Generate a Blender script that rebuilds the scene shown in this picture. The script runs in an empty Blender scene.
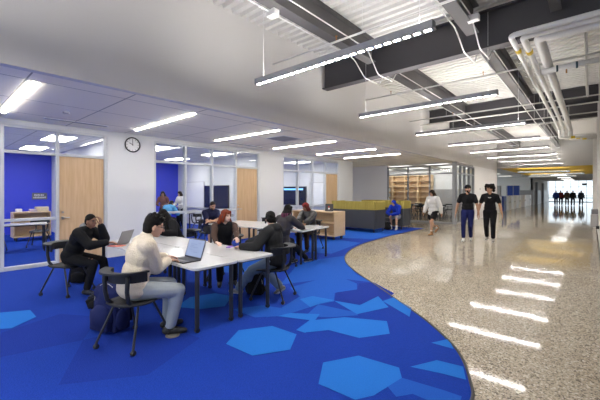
import bpy, bmesh, math, random
from mathutils import Vector, Matrix, Euler
random.seed(7)
PI = math.pi
sc = bpy.context.scene
COL = sc.collection
V = Vector

# ------------------------------------------------------------------ materials
MATS = {}
def mat(name, rgb, rough=0.6, metal=0.0, spec=0.5, noise=0.0, nscale=60.0, bump=0.0, emit=None, es=0.0, coat=0.0, rgb2=None):
    if name in MATS: return MATS[name]
    m = bpy.data.materials.new(name); m.use_nodes = True
    nt = m.node_tree; b = nt.nodes['Principled BSDF']
    b.inputs['Base Color'].default_value = (*rgb, 1)
    b.inputs['Roughness'].default_value = rough
    b.inputs['Metallic'].default_value = metal
    b.inputs['Specular IOR Level'].default_value = spec
    b.inputs['Coat Weight'].default_value = coat
    if emit:
        b.inputs['Emission Color'].default_value = (*emit, 1)
        b.inputs['Emission Strength'].default_value = es
    if noise or bump:
        tc = nt.nodes.new('ShaderNodeTexCoord')
        nz = nt.nodes.new('ShaderNodeTexNoise'); nz.inputs['Scale'].default_value = nscale; nz.inputs['Detail'].default_value = 4
        nt.links.new(tc.outputs['Object'], nz.inputs['Vector'])
        if noise:
            mx = nt.nodes.new('ShaderNodeMix'); mx.data_type = 'RGBA'
            c2 = rgb2 or tuple(max(0, c * (1 - noise)) for c in rgb)
            mx.inputs[6].default_value = (*rgb, 1); mx.inputs[7].default_value = (*c2, 1)
            nt.links.new(nz.outputs['Fac'], mx.inputs[0]); nt.links.new(mx.outputs[2], b.inputs['Base Color'])
        if bump:
            bp = nt.nodes.new('ShaderNodeBump'); bp.inputs['Strength'].default_value = bump; bp.inputs['Distance'].default_value = 0.01
            nt.links.new(nz.outputs['Fac'], bp.inputs['Height']); nt.links.new(bp.outputs['Normal'], b.inputs['Normal'])
    MATS[name] = m
    return m

def wood(name, c1, c2, rough=0.45, axis='Z', scale=3.0):
    if name in MATS: return MATS[name]
    m = bpy.data.materials.new(name); m.use_nodes = True
    nt = m.node_tree; b = nt.nodes['Principled BSDF']; b.inputs['Roughness'].default_value = rough
    tc = nt.nodes.new('ShaderNodeTexCoord'); mp = nt.nodes.new('ShaderNodeMapping')
    s = {'X': (0.6, 9, 9), 'Y': (9, 0.6, 9), 'Z': (9, 9, 0.6)}[axis]
    mp.inputs['Scale'].default_value = s
    nz = nt.nodes.new('ShaderNodeTexNoise'); nz.inputs['Scale'].default_value = scale; nz.inputs['Detail'].default_value = 6; nz.inputs['Distortion'].default_value = 0.4
    cr = nt.nodes.new('ShaderNodeValToRGB'); cr.color_ramp.elements[0].position = 0.35; cr.color_ramp.elements[1].position = 0.68
    cr.color_ramp.elements[0].color = (*c1, 1); cr.color_ramp.elements[1].color = (*c2, 1)
    nt.links.new(tc.outputs['Object'], mp.inputs['Vector']); nt.links.new(mp.outputs['Vector'], nz.inputs['Vector'])
    nt.links.new(nz.outputs['Fac'], cr.inputs['Fac']); nt.links.new(cr.outputs['Color'], b.inputs['Base Color'])
    MATS[name] = m
    return m

def glass_mat():
    m = bpy.data.materials.new('pane_glass'); m.use_nodes = True
    nt = m.node_tree; nt.nodes.clear()
    o = nt.nodes.new('ShaderNodeOutputMaterial'); mx = nt.nodes.new('ShaderNodeMixShader')
    tr = nt.nodes.new('ShaderNodeBsdfTransparent'); tr.inputs['Color'].default_value = (0.95, 0.965, 0.965, 1)
    gl = nt.nodes.new('ShaderNodeBsdfGlossy'); gl.inputs['Roughness'].default_value = 0.0
    lw = nt.nodes.new('ShaderNodeLayerWeight'); lw.inputs['Blend'].default_value = 0.5
    pw = nt.nodes.new('ShaderNodeMath'); pw.operation = 'POWER'; pw.inputs[1].default_value = 5
    ml = nt.nodes.new('ShaderNodeMath'); ml.operation = 'MULTIPLY_ADD'; ml.inputs[1].default_value = .6; ml.inputs[2].default_value = .03
    nt.links.new(lw.outputs['Facing'], pw.inputs[0]); nt.links.new(pw.outputs[0], ml.inputs[0]); nt.links.new(ml.outputs[0], mx.inputs['Fac'])
    nt.links.new(tr.outputs[0], mx.inputs[1]); nt.links.new(gl.outputs[0], mx.inputs[2])
    nt.links.new(mx.outputs[0], o.inputs['Surface'])
    return m

def terrazzo_mat():
    m = bpy.data.materials.new('terrazzo'); m.use_nodes = True
    nt = m.node_tree; b = nt.nodes['Principled BSDF']
    tc = nt.nodes.new('ShaderNodeTexCoord')
    def vor(scale, seed):
        v = nt.nodes.new('ShaderNodeTexVoronoi'); v.inputs['Scale'].default_value = scale
        mp = nt.nodes.new('ShaderNodeMapping'); mp.inputs['Location'].default_value = (seed, seed * 2, 0)
        nt.links.new(tc.outputs['Object'], mp.inputs['Vector']); nt.links.new(mp.outputs['Vector'], v.inputs['Vector'])
        sp = nt.nodes.new('ShaderNodeSeparateColor'); nt.links.new(v.outputs['Color'], sp.inputs['Color'])
        return sp.outputs[0]
    r1 = nt.nodes.new('ShaderNodeValToRGB'); e = r1.color_ramp; e.interpolation = 'CONSTANT'
    e.elements[0].position = 0; e.elements[0].color = (0.17, 0.145, 0.115, 1)
    e.elements[1].position = 0.2; e.elements[1].color = (0.38, 0.33, 0.26, 1)
    for p, c in ((0.42, (0.45, 0.385, 0.295, 1)), (0.72, (0.55, 0.48, 0.38, 1)), (0.9, (0.69, 0.63, 0.54, 1))):
        x = e.elements.new(p); x.color = c
    nt.links.new(vor(85, 1.3), r1.inputs['Fac'])
    nz = nt.nodes.new('ShaderNodeTexNoise'); nz.inputs['Scale'].default_value = 0.55; nz.inputs['Detail'].default_value = 3
    nt.links.new(tc.outputs['Object'], nz.inputs['Vector'])
    mx = nt.nodes.new('ShaderNodeMix'); mx.data_type = 'RGBA'; mx.blend_type = 'MULTIPLY'; mx.inputs[0].default_value = 1
    r2 = nt.nodes.new('ShaderNodeValToRGB'); r2.color_ramp.elements[0].position = .3; r2.color_ramp.elements[1].position = .7
    r2.color_ramp.elements[0].color = (0.86, 0.84, 0.81, 1); r2.color_ramp.elements[1].color = (1, 1, 1, 1)
    nt.links.new(nz.outputs['Fac'], r2.inputs['Fac'])
    nt.links.new(r1.outputs['Color'], mx.inputs[6]); nt.links.new(r2.outputs['Color'], mx.inputs[7])
    nt.links.new(mx.outputs[2], b.inputs['Base Color'])
    b.inputs['Roughness'].default_value = 0.06; b.inputs['IOR'].default_value = 1.25
    return m

def tile_ceiling_mat(name, rgb, sx=1.22, sy=1.22, ox=0.0, oy=0.0):
    m = bpy.data.materials.new(name); m.use_nodes = True
    nt = m.node_tree; b = nt.nodes['Principled BSDF']; b.inputs['Roughness'].default_value = 0.9
    tc = nt.nodes.new('ShaderNodeTexCoord'); sp = nt.nodes.new('ShaderNodeSeparateXYZ')
    nt.links.new(tc.outputs['Object'], sp.inputs[0])
    def line(out, s, off):
        a = nt.nodes.new('ShaderNodeMath'); a.operation = 'ADD'; a.inputs[1].default_value = off; nt.links.new(out, a.inputs[0])
        d = nt.nodes.new('ShaderNodeMath'); d.operation = 'DIVIDE'; d.inputs[1].default_value = s; nt.links.new(a.outputs[0], d.inputs[0])
        f = nt.nodes.new('ShaderNodeMath'); f.operation = 'FRACT'; nt.links.new(d.outputs[0], f.inputs[0])
        c = nt.nodes.new('ShaderNodeMath'); c.operation = 'LESS_THAN'; c.inputs[1].default_value = 0.02 / s; nt.links.new(f.outputs[0], c.inputs[0])
        return c.outputs[0]
    mxm = nt.nodes.new('ShaderNodeMath'); mxm.operation = 'MAXIMUM'
    nt.links.new(line(sp.outputs[0], sx, ox), mxm.inputs[0]); nt.links.new(line(sp.outputs[1], sy, oy), mxm.inputs[1])
    mx = nt.nodes.new('ShaderNodeMix'); mx.data_type = 'RGBA'
    mx.inputs[6].default_value = (*rgb, 1); mx.inputs[7].default_value = (*[c * .42 for c in rgb], 1)
    nt.links.new(mxm.outputs[0], mx.inputs[0]); nt.links.new(mx.outputs[2], b.inputs['Base Color'])
    return m

M = {}
M['wall'] = mat('white_wall_paint', (0.68, 0.69, 0.705), 0.7)
M['upper'] = mat('warm_white_paint', (0.68, 0.66, 0.64), 0.75)
M['grey'] = mat('grey_wall_paint', (0.80, 0.785, 0.80), 0.7)
M['header'] = mat('header_grey_paint', (0.50, 0.49, 0.48), 0.7)
M['blue'] = mat('blue_wall_paint', (0.022, 0.045, 0.62), 0.55)
M['deck'] = mat('white_deck_paint', (0.74, 0.72, 0.69), 0.6)
M['steel'] = mat('charcoal_steel_paint', (0.056, 0.052, 0.057), 0.55)
M['steel2'] = mat('grey_steel_paint', (0.10, 0.095, 0.096), 0.55)
M['pipe'] = mat('white_pipe_paint', (0.74, 0.73, 0.70), 0.45)
M['conduit'] = mat('galvanised_conduit', (0.72, 0.71, 0.70), 0.4)
M['alu'] = mat('silver_aluminium', (0.56, 0.58, 0.60), 0.42, 0.15)
M['dalu'] = mat('grey_aluminium', (0.27, 0.28, 0.30), 0.45, 0.2)
M['glass'] = glass_mat()
M['terrazzo'] = terrazzo_mat()
M['carpet'] = mat('royal_blue_carpet', (0.013, 0.05, 0.37), 0.95, spec=.1, noise=.35, nscale=90, bump=.5)
M['carpet_mid'] = mat('mid_blue_carpet', (0.018, 0.105, 0.50), 0.95, spec=.1, noise=.25, nscale=90, bump=.5)
M['carpet_hi'] = mat('bright_blue_carpet', (0.021, 0.17, 0.61), 0.95, spec=.1, noise=.25, nscale=90, bump=.5)
M['carpet_dk'] = mat('deep_blue_carpet', (0.012, 0.037, 0.30), 0.95, spec=.1, noise=.3, nscale=90, bump=.5)
M['strip'] = mat('dark_edge_strip', (0.03, 0.028, 0.028), 0.5)
M['maple'] = wood('maple_veneer', (0.56, 0.37, 0.205), (0.65, 0.455, 0.27))
M['maple2'] = wood('light_maple_laminate', (0.60, 0.43, 0.25), (0.66, 0.49, 0.30), axis='X')
M['black'] = mat('black_plastic', (0.016, 0.016, 0.019), 0.45)
M['blackm'] = mat('black_powder_metal', (0.022, 0.022, 0.026), 0.4)
M['seat'] = mat('charcoal_seat_plastic', (0.018, 0.019, 0.023), 0.55, spec=.35)
M['top'] = mat('white_laminate', (0.55, 0.545, 0.55), 0.2)
M['edge'] = mat('pale_grey_edge_band', (0.62, 0.62, 0.62), 0.4)
M['lens'] = mat('lit_lens', (0.9, 0.9, 0.9), 0.5, emit=(1, 0.97, 0.93), es=105)
M['lensup'] = mat('lit_upper_lens', (0.9, 0.9, 0.9), 0.5, emit=(1, 0.97, 0.93), es=32)
M['lens2'] = mat('lit_slot_lens', (0.9, 0.9, 0.9), 0.5, emit=(1.0, 0.95, 0.86), es=26)
M['lens3'] = mat('lit_panel_lens', (0.9, 0.9, 0.9), 0.5, emit=(1.0, 0.97, 0.91), es=9)
M['lens4'] = mat('lit_library_lens', (0.9, 0.9, 0.9), 0.5, emit=(1.0, 0.97, 0.92), es=.6)
M['lens5'] = mat('added_bar_uplight', (0.9, 0.9, 0.9), 0.5, emit=(1.0, 0.97, 0.92), es=2.4)  # glowing strip added on top of the bars to brighten the yellow ceiling
M['lens6'] = mat('lit_corridor_lens', (0.9, 0.9, 0.9), 0.5, emit=(1.0, 0.97, 0.92), es=3.0)
M['fix'] = mat('fixture_grey', (0.38, 0.37, 0.37), 0.45)
M['fixend'] = mat('fixture_end_grey', (0.2, 0.2, 0.21), 0.5)
M['white'] = mat('white_plastic', (0.8, 0.8, 0.8), 0.4)
M['char'] = mat('charcoal_upholstery', (0.055, 0.058, 0.066), 0.9, noise=.3, nscale=150)
M['mustard'] = mat('mustard_upholstery', (0.44, 0.355, 0.08), 0.85, noise=.25, nscale=120)
M['yellow'] = mat('yellow_ceiling_paint', (0.86, 0.58, 0.035), 0.6)
M['cloudpanel'] = mat('pale_blue_added_glow', (0.50, 0.56, 0.62), 0.6, emit=(.70, .82, .95), es=.10)  # faint glow added to the bar colour to help light the ceiling
M['locker_w'] = mat('white_locker_metal', (0.86, 0.87, 0.90), 0.35)
M['locker_g'] = mat('grey_locker_metal', (0.42, 0.40, 0.40), 0.4)
M['locker_b'] = mat('blue_locker_metal', (0.02, 0.06, 0.34), 0.35)
M['wainscot'] = mat('taupe_wainscot_tile', (0.34, 0.33, 0.33), 0.35)
M['chrome'] = mat('brushed_chrome', (0.55, 0.55, 0.56), 0.3, 1.0)
M['tvscreen'] = mat('dark_tv_glass', (0.012, 0.016, 0.035), 0.12)
M['laptop'] = mat('dark_grey_laptop_shell', (0.05, 0.05, 0.056), 0.4)
M['laptopg'] = mat('silver_laptop_shell', (0.22, 0.22, 0.235), 0.4)
M['keys'] = mat('black_keys', (0.012, 0.012, 0.014), 0.5)
M['screen'] = mat('lit_laptop_screen', (0.05, 0.06, 0.08), 0.3, emit=(0.36, 0.46, 0.74), es=0.28)
M['whiteboard'] = mat('whiteboard_gloss', (0.80, 0.81, 0.82), 0.2)
M['brass'] = mat('brass_sprinkler', (0.35, 0.17, 0.05), 0.4, 0.6)
M['ytape'] = mat('yellow_pipe_label', (0.75, 0.52, 0.03), 0.5)
M['teal'] = mat('dark_teal_coupling', (0.02, 0.06, 0.07), 0.5)
M['concrete'] = mat('pale_outdoor_concrete', (0.55, 0.55, 0.53), 0.9)
M['signgrey'] = mat('grey_sign_plate', (0.10, 0.105, 0.125), 0.5)
M['signtext'] = mat('pale_sign_lettering', (0.55, 0.55, 0.58), 0.6)

# ------------------------------------------------------------------ mesh builder
class MB:
    def __init__(s): s.v = []; s.f = []; s.mi = []
    def add(s, vs, fs, mi=0):
        b = len(s.v); s.v += [V(p) for p in vs]
        for f in fs: s.f.append([b + i for i in f]); s.mi.append(mi)
        return s
    def box(s, x0, x1, y0, y1, z0, z1, mi=0, R=None, o=None):
        vs = [V((x, y, z)) for z in (z0, z1) for y in (y0, y1) for x in (x0, x1)]
        if R is not None: vs = [R @ p for p in vs]
        if o is not None: vs = [p + V(o) for p in vs]
        return s.add(vs, [(0, 2, 3, 1), (4, 5, 7, 6), (0, 1, 5, 4), (2, 6, 7, 3), (0, 4, 6, 2), (1, 3, 7, 5)], mi)
    def cap(s, p0, r0, p1, r1, seg=12, mi=0):
        """tapered capsule"""
        p0, p1 = V(p0), V(p1); d = p1 - p0; L = d.length
        if L < 1e-6: return s.sph(p0, (r0,) * 3, seg=seg, mi=mi)
        d /= L; a = d.orthogonal().normalized(); b = d.cross(a)
        rings = []
        for t in (-90, -60, -30, 0): rings.append((p0, r0, math.radians(t)))
        for t in (0, 30, 60, 90): rings.append((p1, r1, math.radians(t)))
        vs, fs = [], []
        for (c, r, t) in rings:
            for k in range(seg):
                q = 2 * PI * k / seg
                vs.append(c + d * (r * math.sin(t)) + (a * math.cos(q) + b * math.sin(q)) * max(r * math.cos(t), 1e-5))
        n = len(rings)
        for i in range(n - 1):
            for k in range(seg):
                fs.append((i * seg + k, i * seg + (k + 1) % seg, (i + 1) * seg + (k + 1) % seg, (i + 1) * seg + k))
        fs.append(tuple(reversed(range(seg)))); fs.append(tuple((n - 1) * seg + k for k in range(seg)))
        return s.add(vs, fs, mi)
    def sph(s, c, r, R=None, seg=14, rings=9, mi=0):
        c = V(c); vs, fs = [], []
        for i in range(rings + 1):
            t = PI * i / rings
            for k in range(seg):
                q = 2 * PI * k / seg
                sn = max(math.sin(t), 1e-4)
                p = V((r[0] * sn * math.cos(q), r[1] * sn * math.sin(q), r[2] * math.cos(t)))
                vs.append(c + (R @ p if R is not None else p))
        for i in range(rings):
            for k in range(seg):
                fs.append((i * seg + k, (i + 1) * seg + k, (i + 1) * seg + (k + 1) % seg, i * seg + (k + 1) % seg))
        fs.append(tuple(range(seg))); fs.append(tuple(reversed([rings * seg + k for k in range(seg)])))
        return s.add(vs, fs, mi)
    def tube(s, pts, r, seg=8, mi=0, close=False):
        pts = [V(p) for p in pts]; n = len(pts)
        rr = r if isinstance(r, (list, tuple)) else [r] * n
        vs, fs = [], []; prev = None
        for i, p in enumerate(pts):
            if i == 0: d = pts[1] - p
            elif i == n - 1: d = p - pts[i - 1]
            else: d = (pts[i + 1] - p).normalized() + (p - pts[i - 1]).normalized()
            d = d.normalized()
            a = d.orthogonal().normalized() if prev is None else (prev - d * prev.dot(d)).normalized()
            prev = a; b = d.cross(a)
            w = rr[i]
            for k in range(seg):
                q = 2 * PI * k / seg
                vs.append(p + (a * math.cos(q) + b * math.sin(q)) * w)
        for i in range(n - 1):
            for k in range(seg):
                fs.append((i * seg + k, i * seg + (k + 1) % seg, (i + 1) * seg + (k + 1) % seg, (i + 1) * seg + k))
        fs.append(tuple(reversed(range(seg)))); fs.append(tuple((n - 1) * seg + k for k in range(seg)))
        return s.add(vs, fs, mi)
    def prism(s, poly, z0, z1, mi=0, R=None, o=None):
        n = len(poly)
        vs = [V((p[0], p[1], z0)) for p in poly] + [V((p[0], p[1], z1)) for p in poly]
        if R is not None: vs = [R @ p for p in vs]
        if o is not None: vs = [p + V(o) for p in vs]
        fs = [tuple(reversed(range(n))), tuple(range(n, 2 * n))]
        fs += [(i, (i + 1) % n, n + (i + 1) % n, n + i) for i in range(n)]
        return s.add(vs, fs, mi)
    def cyl(s, p0, p1, r, seg=14, mi=0): return s.tube([p0, p1], r, seg, mi)
    def mesh(s, name, mats):
        me = bpy.data.meshes.new(name)
        me.from_pydata([tuple(p) for p in s.v], [], s.f)
        for m in mats: me.materials.append(m)
        for p, i in zip(me.polygons, s.mi): p.material_index = i
        return me
    def build(s, name, mats, parent=None, smooth=False, bev=0.0, loc=None):
        if not isinstance(mats, (list, tuple)): mats = [mats]
        o = bpy.data.objects.new(name, s.mesh(name, mats)); COL.objects.link(o)
        if parent is not None: o.parent = parent
        if loc is not None: o.location = loc
        if smooth:
            for p in o.data.polygons: p.use_smooth = True
        if bev:
            b = o.modifiers.new('soft_edges', 'BEVEL'); b.width = bev; b.segments = 2; b.limit_method = 'ANGLE'; b.angle_limit = 0.7
        return o

def rrect(w, d, r, n=4, cx=0, cy=0):
    pts = []
    for (sx, sy, a0) in ((1, 1, 0), (-1, 1, 90), (-1, -1, 180), (1, -1, 270)):
        for k in range(n + 1):
            a = math.radians(a0 + 90 * k / n)
            pts.append((cx + sx * (w / 2 - r) + r * math.cos(a), cy + sy * (d / 2 - r) + r * math.sin(a)))
    return pts

def tag(o, label=None, cat=None, group=None, kind=None):
    if label: o['label'] = label
    if cat: o['category'] = cat
    if group: o['group'] = group
    if kind: o['kind'] = kind
    return o
def thing(name, label, cat, loc=(0, 0, 0), rz=0.0, group=None):
    o = bpy.data.objects.new(name, None); COL.objects.link(o); o.empty_display_size = .1
    o.location = loc; o.rotation_euler = (0, 0, rz)
    return tag(o, label, cat, group)
def struct(name, mb, m, label=None, parent=None, **k):
    o = mb.build(name, m, parent, **k)
    if parent is None: o['kind'] = 'structure'
    if label: o['label'] = label
    return o
def hold(name, label):
    o = bpy.data.objects.new(name, None); COL.objects.link(o); o['kind'] = 'structure'; o['label'] = label
    return o
def kids(o): return [c for c in bpy.data.objects if c.parent == o]
def dup(root, loc, rz, label=None, group=None):
    def rec(o, par):
        c = o.copy(); COL.objects.link(c)
        if par is not None: c.parent = par
        for ch in KID.get(o.name, []): rec(ch, c)
        return c
    KID = {}
    for c in bpy.data.objects:
        if c.parent is not None: KID.setdefault(c.parent.name, []).append(c)
    r = rec(root, None); r.location = loc; r.rotation_euler = (0, 0, rz)
    if label: r['label'] = label
    if group: r['group'] = group
    return r
def heading(dx, dy): return math.atan2(-dx, dy)

# ------------------------------------------------------------------ people
def remesh(mb, voxel, smooth=5, fac=0.5):
    me = mb.mesh('tmp_blob', [])
    o = bpy.data.objects.new('tmp_blob', me); COL.objects.link(o)
    r = o.modifiers.new('r', 'REMESH'); r.mode = 'VOXEL'; r.voxel_size = voxel; r.adaptivity = 0
    if smooth:
        s = o.modifiers.new('s', 'SMOOTH'); s.iterations = smooth; s.factor = fac
    dg = bpy.context.evaluated_depsgraph_get(); dg.update()
    out = bpy.data.meshes.new_from_object(o.evaluated_get(dg))
    bpy.data.objects.remove(o); bpy.data.meshes.remove(me)
    for p in out.polygons: p.use_smooth = True
    return out
def blob(name, mb, m, parent, voxel=0.012, smooth=5, fn=None):
    me = remesh(mb, voxel, smooth); me.name = name
    for x in (m if isinstance(m, (list, tuple)) else [m]): me.materials.append(x)
    if fn:
        for p in me.polygons: p.material_index = fn(p.center)
    o = bpy.data.objects.new(name, me); COL.objects.link(o); o.parent = parent
    return o
def ik(a, b, l1, l2, hint):
    a, b = V(a), V(b); d = b - a; L = d.length
    mx = (l1 + l2) * 0.995
    if L > mx: b = a + d * (mx / L); d = b - a; L = mx
    x = (l1 * l1 - l2 * l2 + L * L) / (2 * L); h = math.sqrt(max(l1 * l1 - x * x, 0)); u = d.normalized()
    p = V(hint) - u * V(hint).dot(u)
    p = p.normalized() if p.length > 1e-4 else u.orthogonal()
    return a + u * x + p * h, b

SKIN = {'light': (0.60, 0.35, 0.25), 'pale': (0.68, 0.45, 0.36), 'tan': (0.45, 0.25, 0.16), 'brown': (0.25, 0.12, 0.075), 'mid': (0.30, 0.15, 0.09)}
CLOTH = {}
def cloth(name, rgb, bump=.25, nscale=70, noise=.2): return mat(name + '_cloth', rgb, 0.92, spec=.2, noise=noise, nscale=nscale, bump=bump)
HAIRM = lambda n, c: mat(n + '_hair', c, 0.75, spec=.2, noise=.45, nscale=90, bump=.5)

def person(label, loc, face, pose, look, cat='person'):
    """local frame: +Y forward, +X to the figure's right-hand... (mirrored sides are named l / r)"""
    s = look.get('s', 1.0)
    root = thing('person', label, cat, loc, heading(*face), look.get('group'))
    vox = look.get('vox', 0.008); far = vox > 0.011
    g = pose.get
    sit = g('sit', True)
    hz = g('hip', 0.55 if sit else 0.92 * s)
    P = V((0, g('hy0', 0), hz))
    lean = g('lean', 0.15); tw = g('tw', 0.0); sl = g('side', 0.0)
    Rz = Matrix.Rotation(tw, 3, 'Z')
    def spine(a): return Matrix.Rotation(tw, 3, 'Z') @ Matrix.Rotation(sl, 3, 'Y') @ Matrix.Rotation(-a, 3, 'X')
    R1, R2, R3 = spine(lean * .75), spine(lean), spine(lean * 1.35)
    W = P + R1 @ V((0, 0, .17 * s)); C = W + R2 @ V((0, 0.0, .17 * s)); N = C + R3 @ V((0, 0.0, .16 * s))
    wid = look.get('w', 1.0)
    S = {q: C + R3 @ V((sg * .175 * s * wid, 0, .115 * s)) for q, sg in (('l', -1), ('r', 1))}
    Rh = Matrix.Rotation(g('yaw', 0), 3, 'Z') @ Matrix.Rotation(g('roll', 0), 3, 'Y') @ Matrix.Rotation(-g('pitch', 0), 3, 'X')
    NT = N + (R3 @ V((0, .02, .06 * s))) * .6 + (Rh @ V((0, 0.01, .07 * s))) * .5
    hs = look.get('hs', 0.93) * s
    HC = NT + Rh @ V((0, .022, .10)) * hs
    H = lambda x, y, z: HC + Rh @ V((x, y, z)) * hs
    fat = look.get('fat', 1.0)
    # limbs
    arms, legs = {}, {}
    for q, sg in (('l', -1), ('r', 1)):
        tgt = g('hand_' + q, (sg * .25, .3, .78) if sit else (sg * .27, .05, .80 * s))
        e, w = ik(S[q], tgt, .29 * s, .255 * s, g('elb_' + q, (sg * .8, -.5, -.8)))
        arms[q] = (S[q], e, w)
        hp = P + Matrix.Rotation(g('ptw', 0), 3, 'Z') @ V((sg * .09 * s, 0, -.02))
        ank = g('ank_' + q, (sg * .11, .44, .085) if sit else (sg * .10, 0, .085))
        k, a = ik(hp, ank, .435 * s, .425 * s, g('knee_' + q, (sg * .05, 1, .6)))
        legs[q] = (hp, k, a, V(g('toe_' + q, (sg * .12, 1, -.02))).normalized())
    def torso(mb, inf=0.0, lo=True):
        f = fat
        if lo == 'short': mb.sph(P + R1 @ V((0, -.003, .10)), ((.152 * f + inf) * s, (.112 * f + inf) * s, .10 * s), R1)
        elif lo: mb.sph(P + R1 @ V((0, -.005, .02)), ((.158 * f + inf) * s, (.115 * f + inf) * s, (.115 + inf) * s), R1)
        mb.sph(W, ((.138 * f + inf) * s, (.098 * f + inf) * s, (.15 + inf * .5) * s), R2)
        mb.sph(C + R2 @ V((0, .005, .01)), ((.158 * f * wid + inf) * s, (.108 * f + inf) * s, (.165 + inf * .5) * s), R3)
        mb.cap(S['l'] + R3 @ V((.02, -.005, .0)), (.055 + inf) * s, S['r'] + R3 @ V((-.02, -.005, 0)), (.055 + inf) * s)
        for q in 'lr': mb.cap(C + R3 @ V((0, -.01, .17 * s)), (.05 + inf * .6) * s, S[q] + R3 @ V((0, 0, .0)), (.05 + inf) * s)
    # ---- body
    b = MB(); torso(b)
    b.cap(N - R3 @ V((0, 0, .03)), .056 * s, NT + Rh @ V((0, 0, .03)), .05 * s)
    b.sph(H(0, -.012, .028), tuple(hs * x for x in (.074, .094, .09)), Rh)
    b.sph(H(0, .018, -.03), tuple(hs * x for x in (.064, .074, .082)), Rh)
    b.sph(H(0, .05, -.088), tuple(hs * x for x in (.034, .034, .026)), Rh)
    if not far:
        b.cap(H(0, .086, .008), .010 * hs, H(0, .104, -.03), .0155 * hs, 8)
        b.sph(H(0, .083, -.062), tuple(hs * x for x in (.024, .012, .011)), Rh)
        b.cap(H(-.045, .066, .03), .012 * hs, H(.045, .066, .03), .012 * hs, 8)
    for sg in (-1, 1): b.sph(H(sg * .074, -.008, -.022), tuple(hs * x for x in (.012, .022, .033)), Rh)
    for q, sg in (('l', -1), ('r', 1)):
        a, e, w = arms[q]
        b.cap(a, .05 * s, e, .039 * s); b.cap(e, .04 * s, w, .027 * s)
        b.sph(e.lerp(w, .3), tuple(x * s for x in (.042, .042, .05)))
        fd = (w - e).normalized()
        hd = V(g('hd_' + q, fd)).normalized(); pn = V(g('pn_' + q, (0, 0, -1) if sit else (-sg, 0, 0)))
        pn = (pn - hd * pn.dot(hd)).normalized(); sd = hd.cross(pn).normalized()
        th = sd if sd.dot(V((-sg, .6, .2))) > 0 else -sd
        L = .18 * s * look.get('hand', 1.0); cu = g('curl_' + q, .45)
        for j in (-1, 0, 1): b.cap(w, .021 * s, w + hd * L * .5 + th * (j * .023 * s), .0125 * s, 8)
        if not far:
            for j, ln in ((-1.5, .36), (-.5, .45), (.5, .48), (1.5, .43)):
                k0 = w + hd * L * .48 + th * (j * .0185 * s)
                d1 = (hd * math.cos(cu * .6) + pn * math.sin(cu * .6)).normalized(); d2 = (hd * math.cos(cu * 1.7) + pn * math.sin(cu * 1.7)).normalized()
                k1 = k0 + d1 * L * ln * .52; k2 = k1 + d2 * L * ln * .5
                b.cap(k0, .0098 * s, k1, .009 * s, 8); b.cap(k1, .009 * s, k2, .0078 * s, 8)
            t0 = w + hd * L * .14 + th * .02; t1 = t0 + (hd * .65 + th * .75).normalized() * L * .27 + pn * .006; t2 = t1 + (hd * .95 + th * .15 + pn * .25).normalized() * L * .18
            b.cap(t0, .014 * s, t1, .0105 * s, 8); b.cap(t1, .0105 * s, t2, .0085 * s, 8)
        hp, k, an, toe = legs[q]
        b.cap(hp, .083 * s, k, .052 * s); b.cap(k, .052 * s, an, .036 * s)
        b.sph(k.lerp(an, .3) + V((0, -.012, 0)), tuple(x * s for x in (.052, .055, .085)))
        b.cap(an - V((0, 0, .01)), .03 * s, an + toe * .06 * s - V((0, 0, .035)), .022 * s)
    eye, lip = mat('dark_eye', (0.03, 0.02, 0.018), .3), mat('lip_' + look['skin'], tuple(x * y for x, y in zip(SKIN[look['skin']], (.8, .5, .5))), .5)
    hairc = look.get('hairm')
    mats = [mat('skin_' + look['skin'], SKIN[look['skin']], .55, noise=.12, nscale=25), eye, lip, hairc or eye]
    Ri = Rh.inverted()
    beard = look.get('beard')
    def fn(c):
        p = (Ri @ (V(c) - HC)) / hs
        if abs(p.z) > .14 or abs(p.x) > .1 or p.y < .02 or abs(p.y) > .14: return 0
        ax = abs(p.x)
        if ((ax - .030) / .014) ** 2 + ((p.z - .004) / .008) ** 2 < 1 and p.y > .05: return 1
        if .012 < ax < .05 and abs(p.z - .026 + (ax - .03) ** 2 * 6) < .006 and p.y > .05: return 3
        if ax < .026 and abs(p.z + .062) < .009 and p.y > .05: return 2
        if beard and p.z < -.045 and (ax > .03 or p.z < -.078 or abs(p.z + .048) < .006): return 3
        return 0
    blob('body', b, mats, root, vox, 3, fn)
    # ---- clothes
    t = look.get('top')
    if t:
        mb = MB(); inf = t.get('inf', .028)
        torso(mb, inf, lo=t.get('lo', True))
        if t.get('hem'):
            mb.sph(P + V((0, 0, -t['hem'])), ((.165 * fat + inf) * s, (.12 * fat + inf) * s, .11 * s), R1)
        ln = t.get('sleeve', 1.0)
        for q in 'lr':
            a, e, w = arms[q]
            i2 = inf * t.get('si', .75)
            if ln >= 1:
                mb.cap(a, (.053 + i2) * s, e, (.044 + i2) * s); ee = e.lerp(w, .93 if ln == 1 else ln - 1)
                mb.cap(e, (.045 + i2) * s, ee, (.031 + i2 * .8) * s)
                if t.get('puff'):
                    for k in range(4): mb.sph(a.lerp(e, k / 4 + .1), ((.062 + i2) * s,) * 3); mb.sph(e.lerp(w, k / 4 + .08), ((.054 + i2) * s,) * 3)
            elif ln > 0:
                mb.cap(a, (.053 + i2) * s, a.lerp(e, ln), (.050 + i2) * s)
        if t.get('collar'): mb.cap(N + R3 @ V((0, -.015, .0)), .075 * s, N + R3 @ V((0, -.005, .05)), .07 * s)
        if t.get('hood'):
            mb.sph(N + R3 @ V((0, -.085, .0)), (.12 * s, .065 * s, .075 * s), R3); mb.cap(N + R3 @ V((-.085, -.03, .01)), .034, N + R3 @ V((.085, -.03, .01)), .034)
        if t.get('hoodup'):
            mb.sph(H(0, -.03, .025), tuple(hs * x for x in (.105, .108, .122)), Rh); mb.cap(H(0, -.05, -.04), .09 * hs, N + R3 @ V((0, -.03, 0)), .09)
        fc = None
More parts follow.
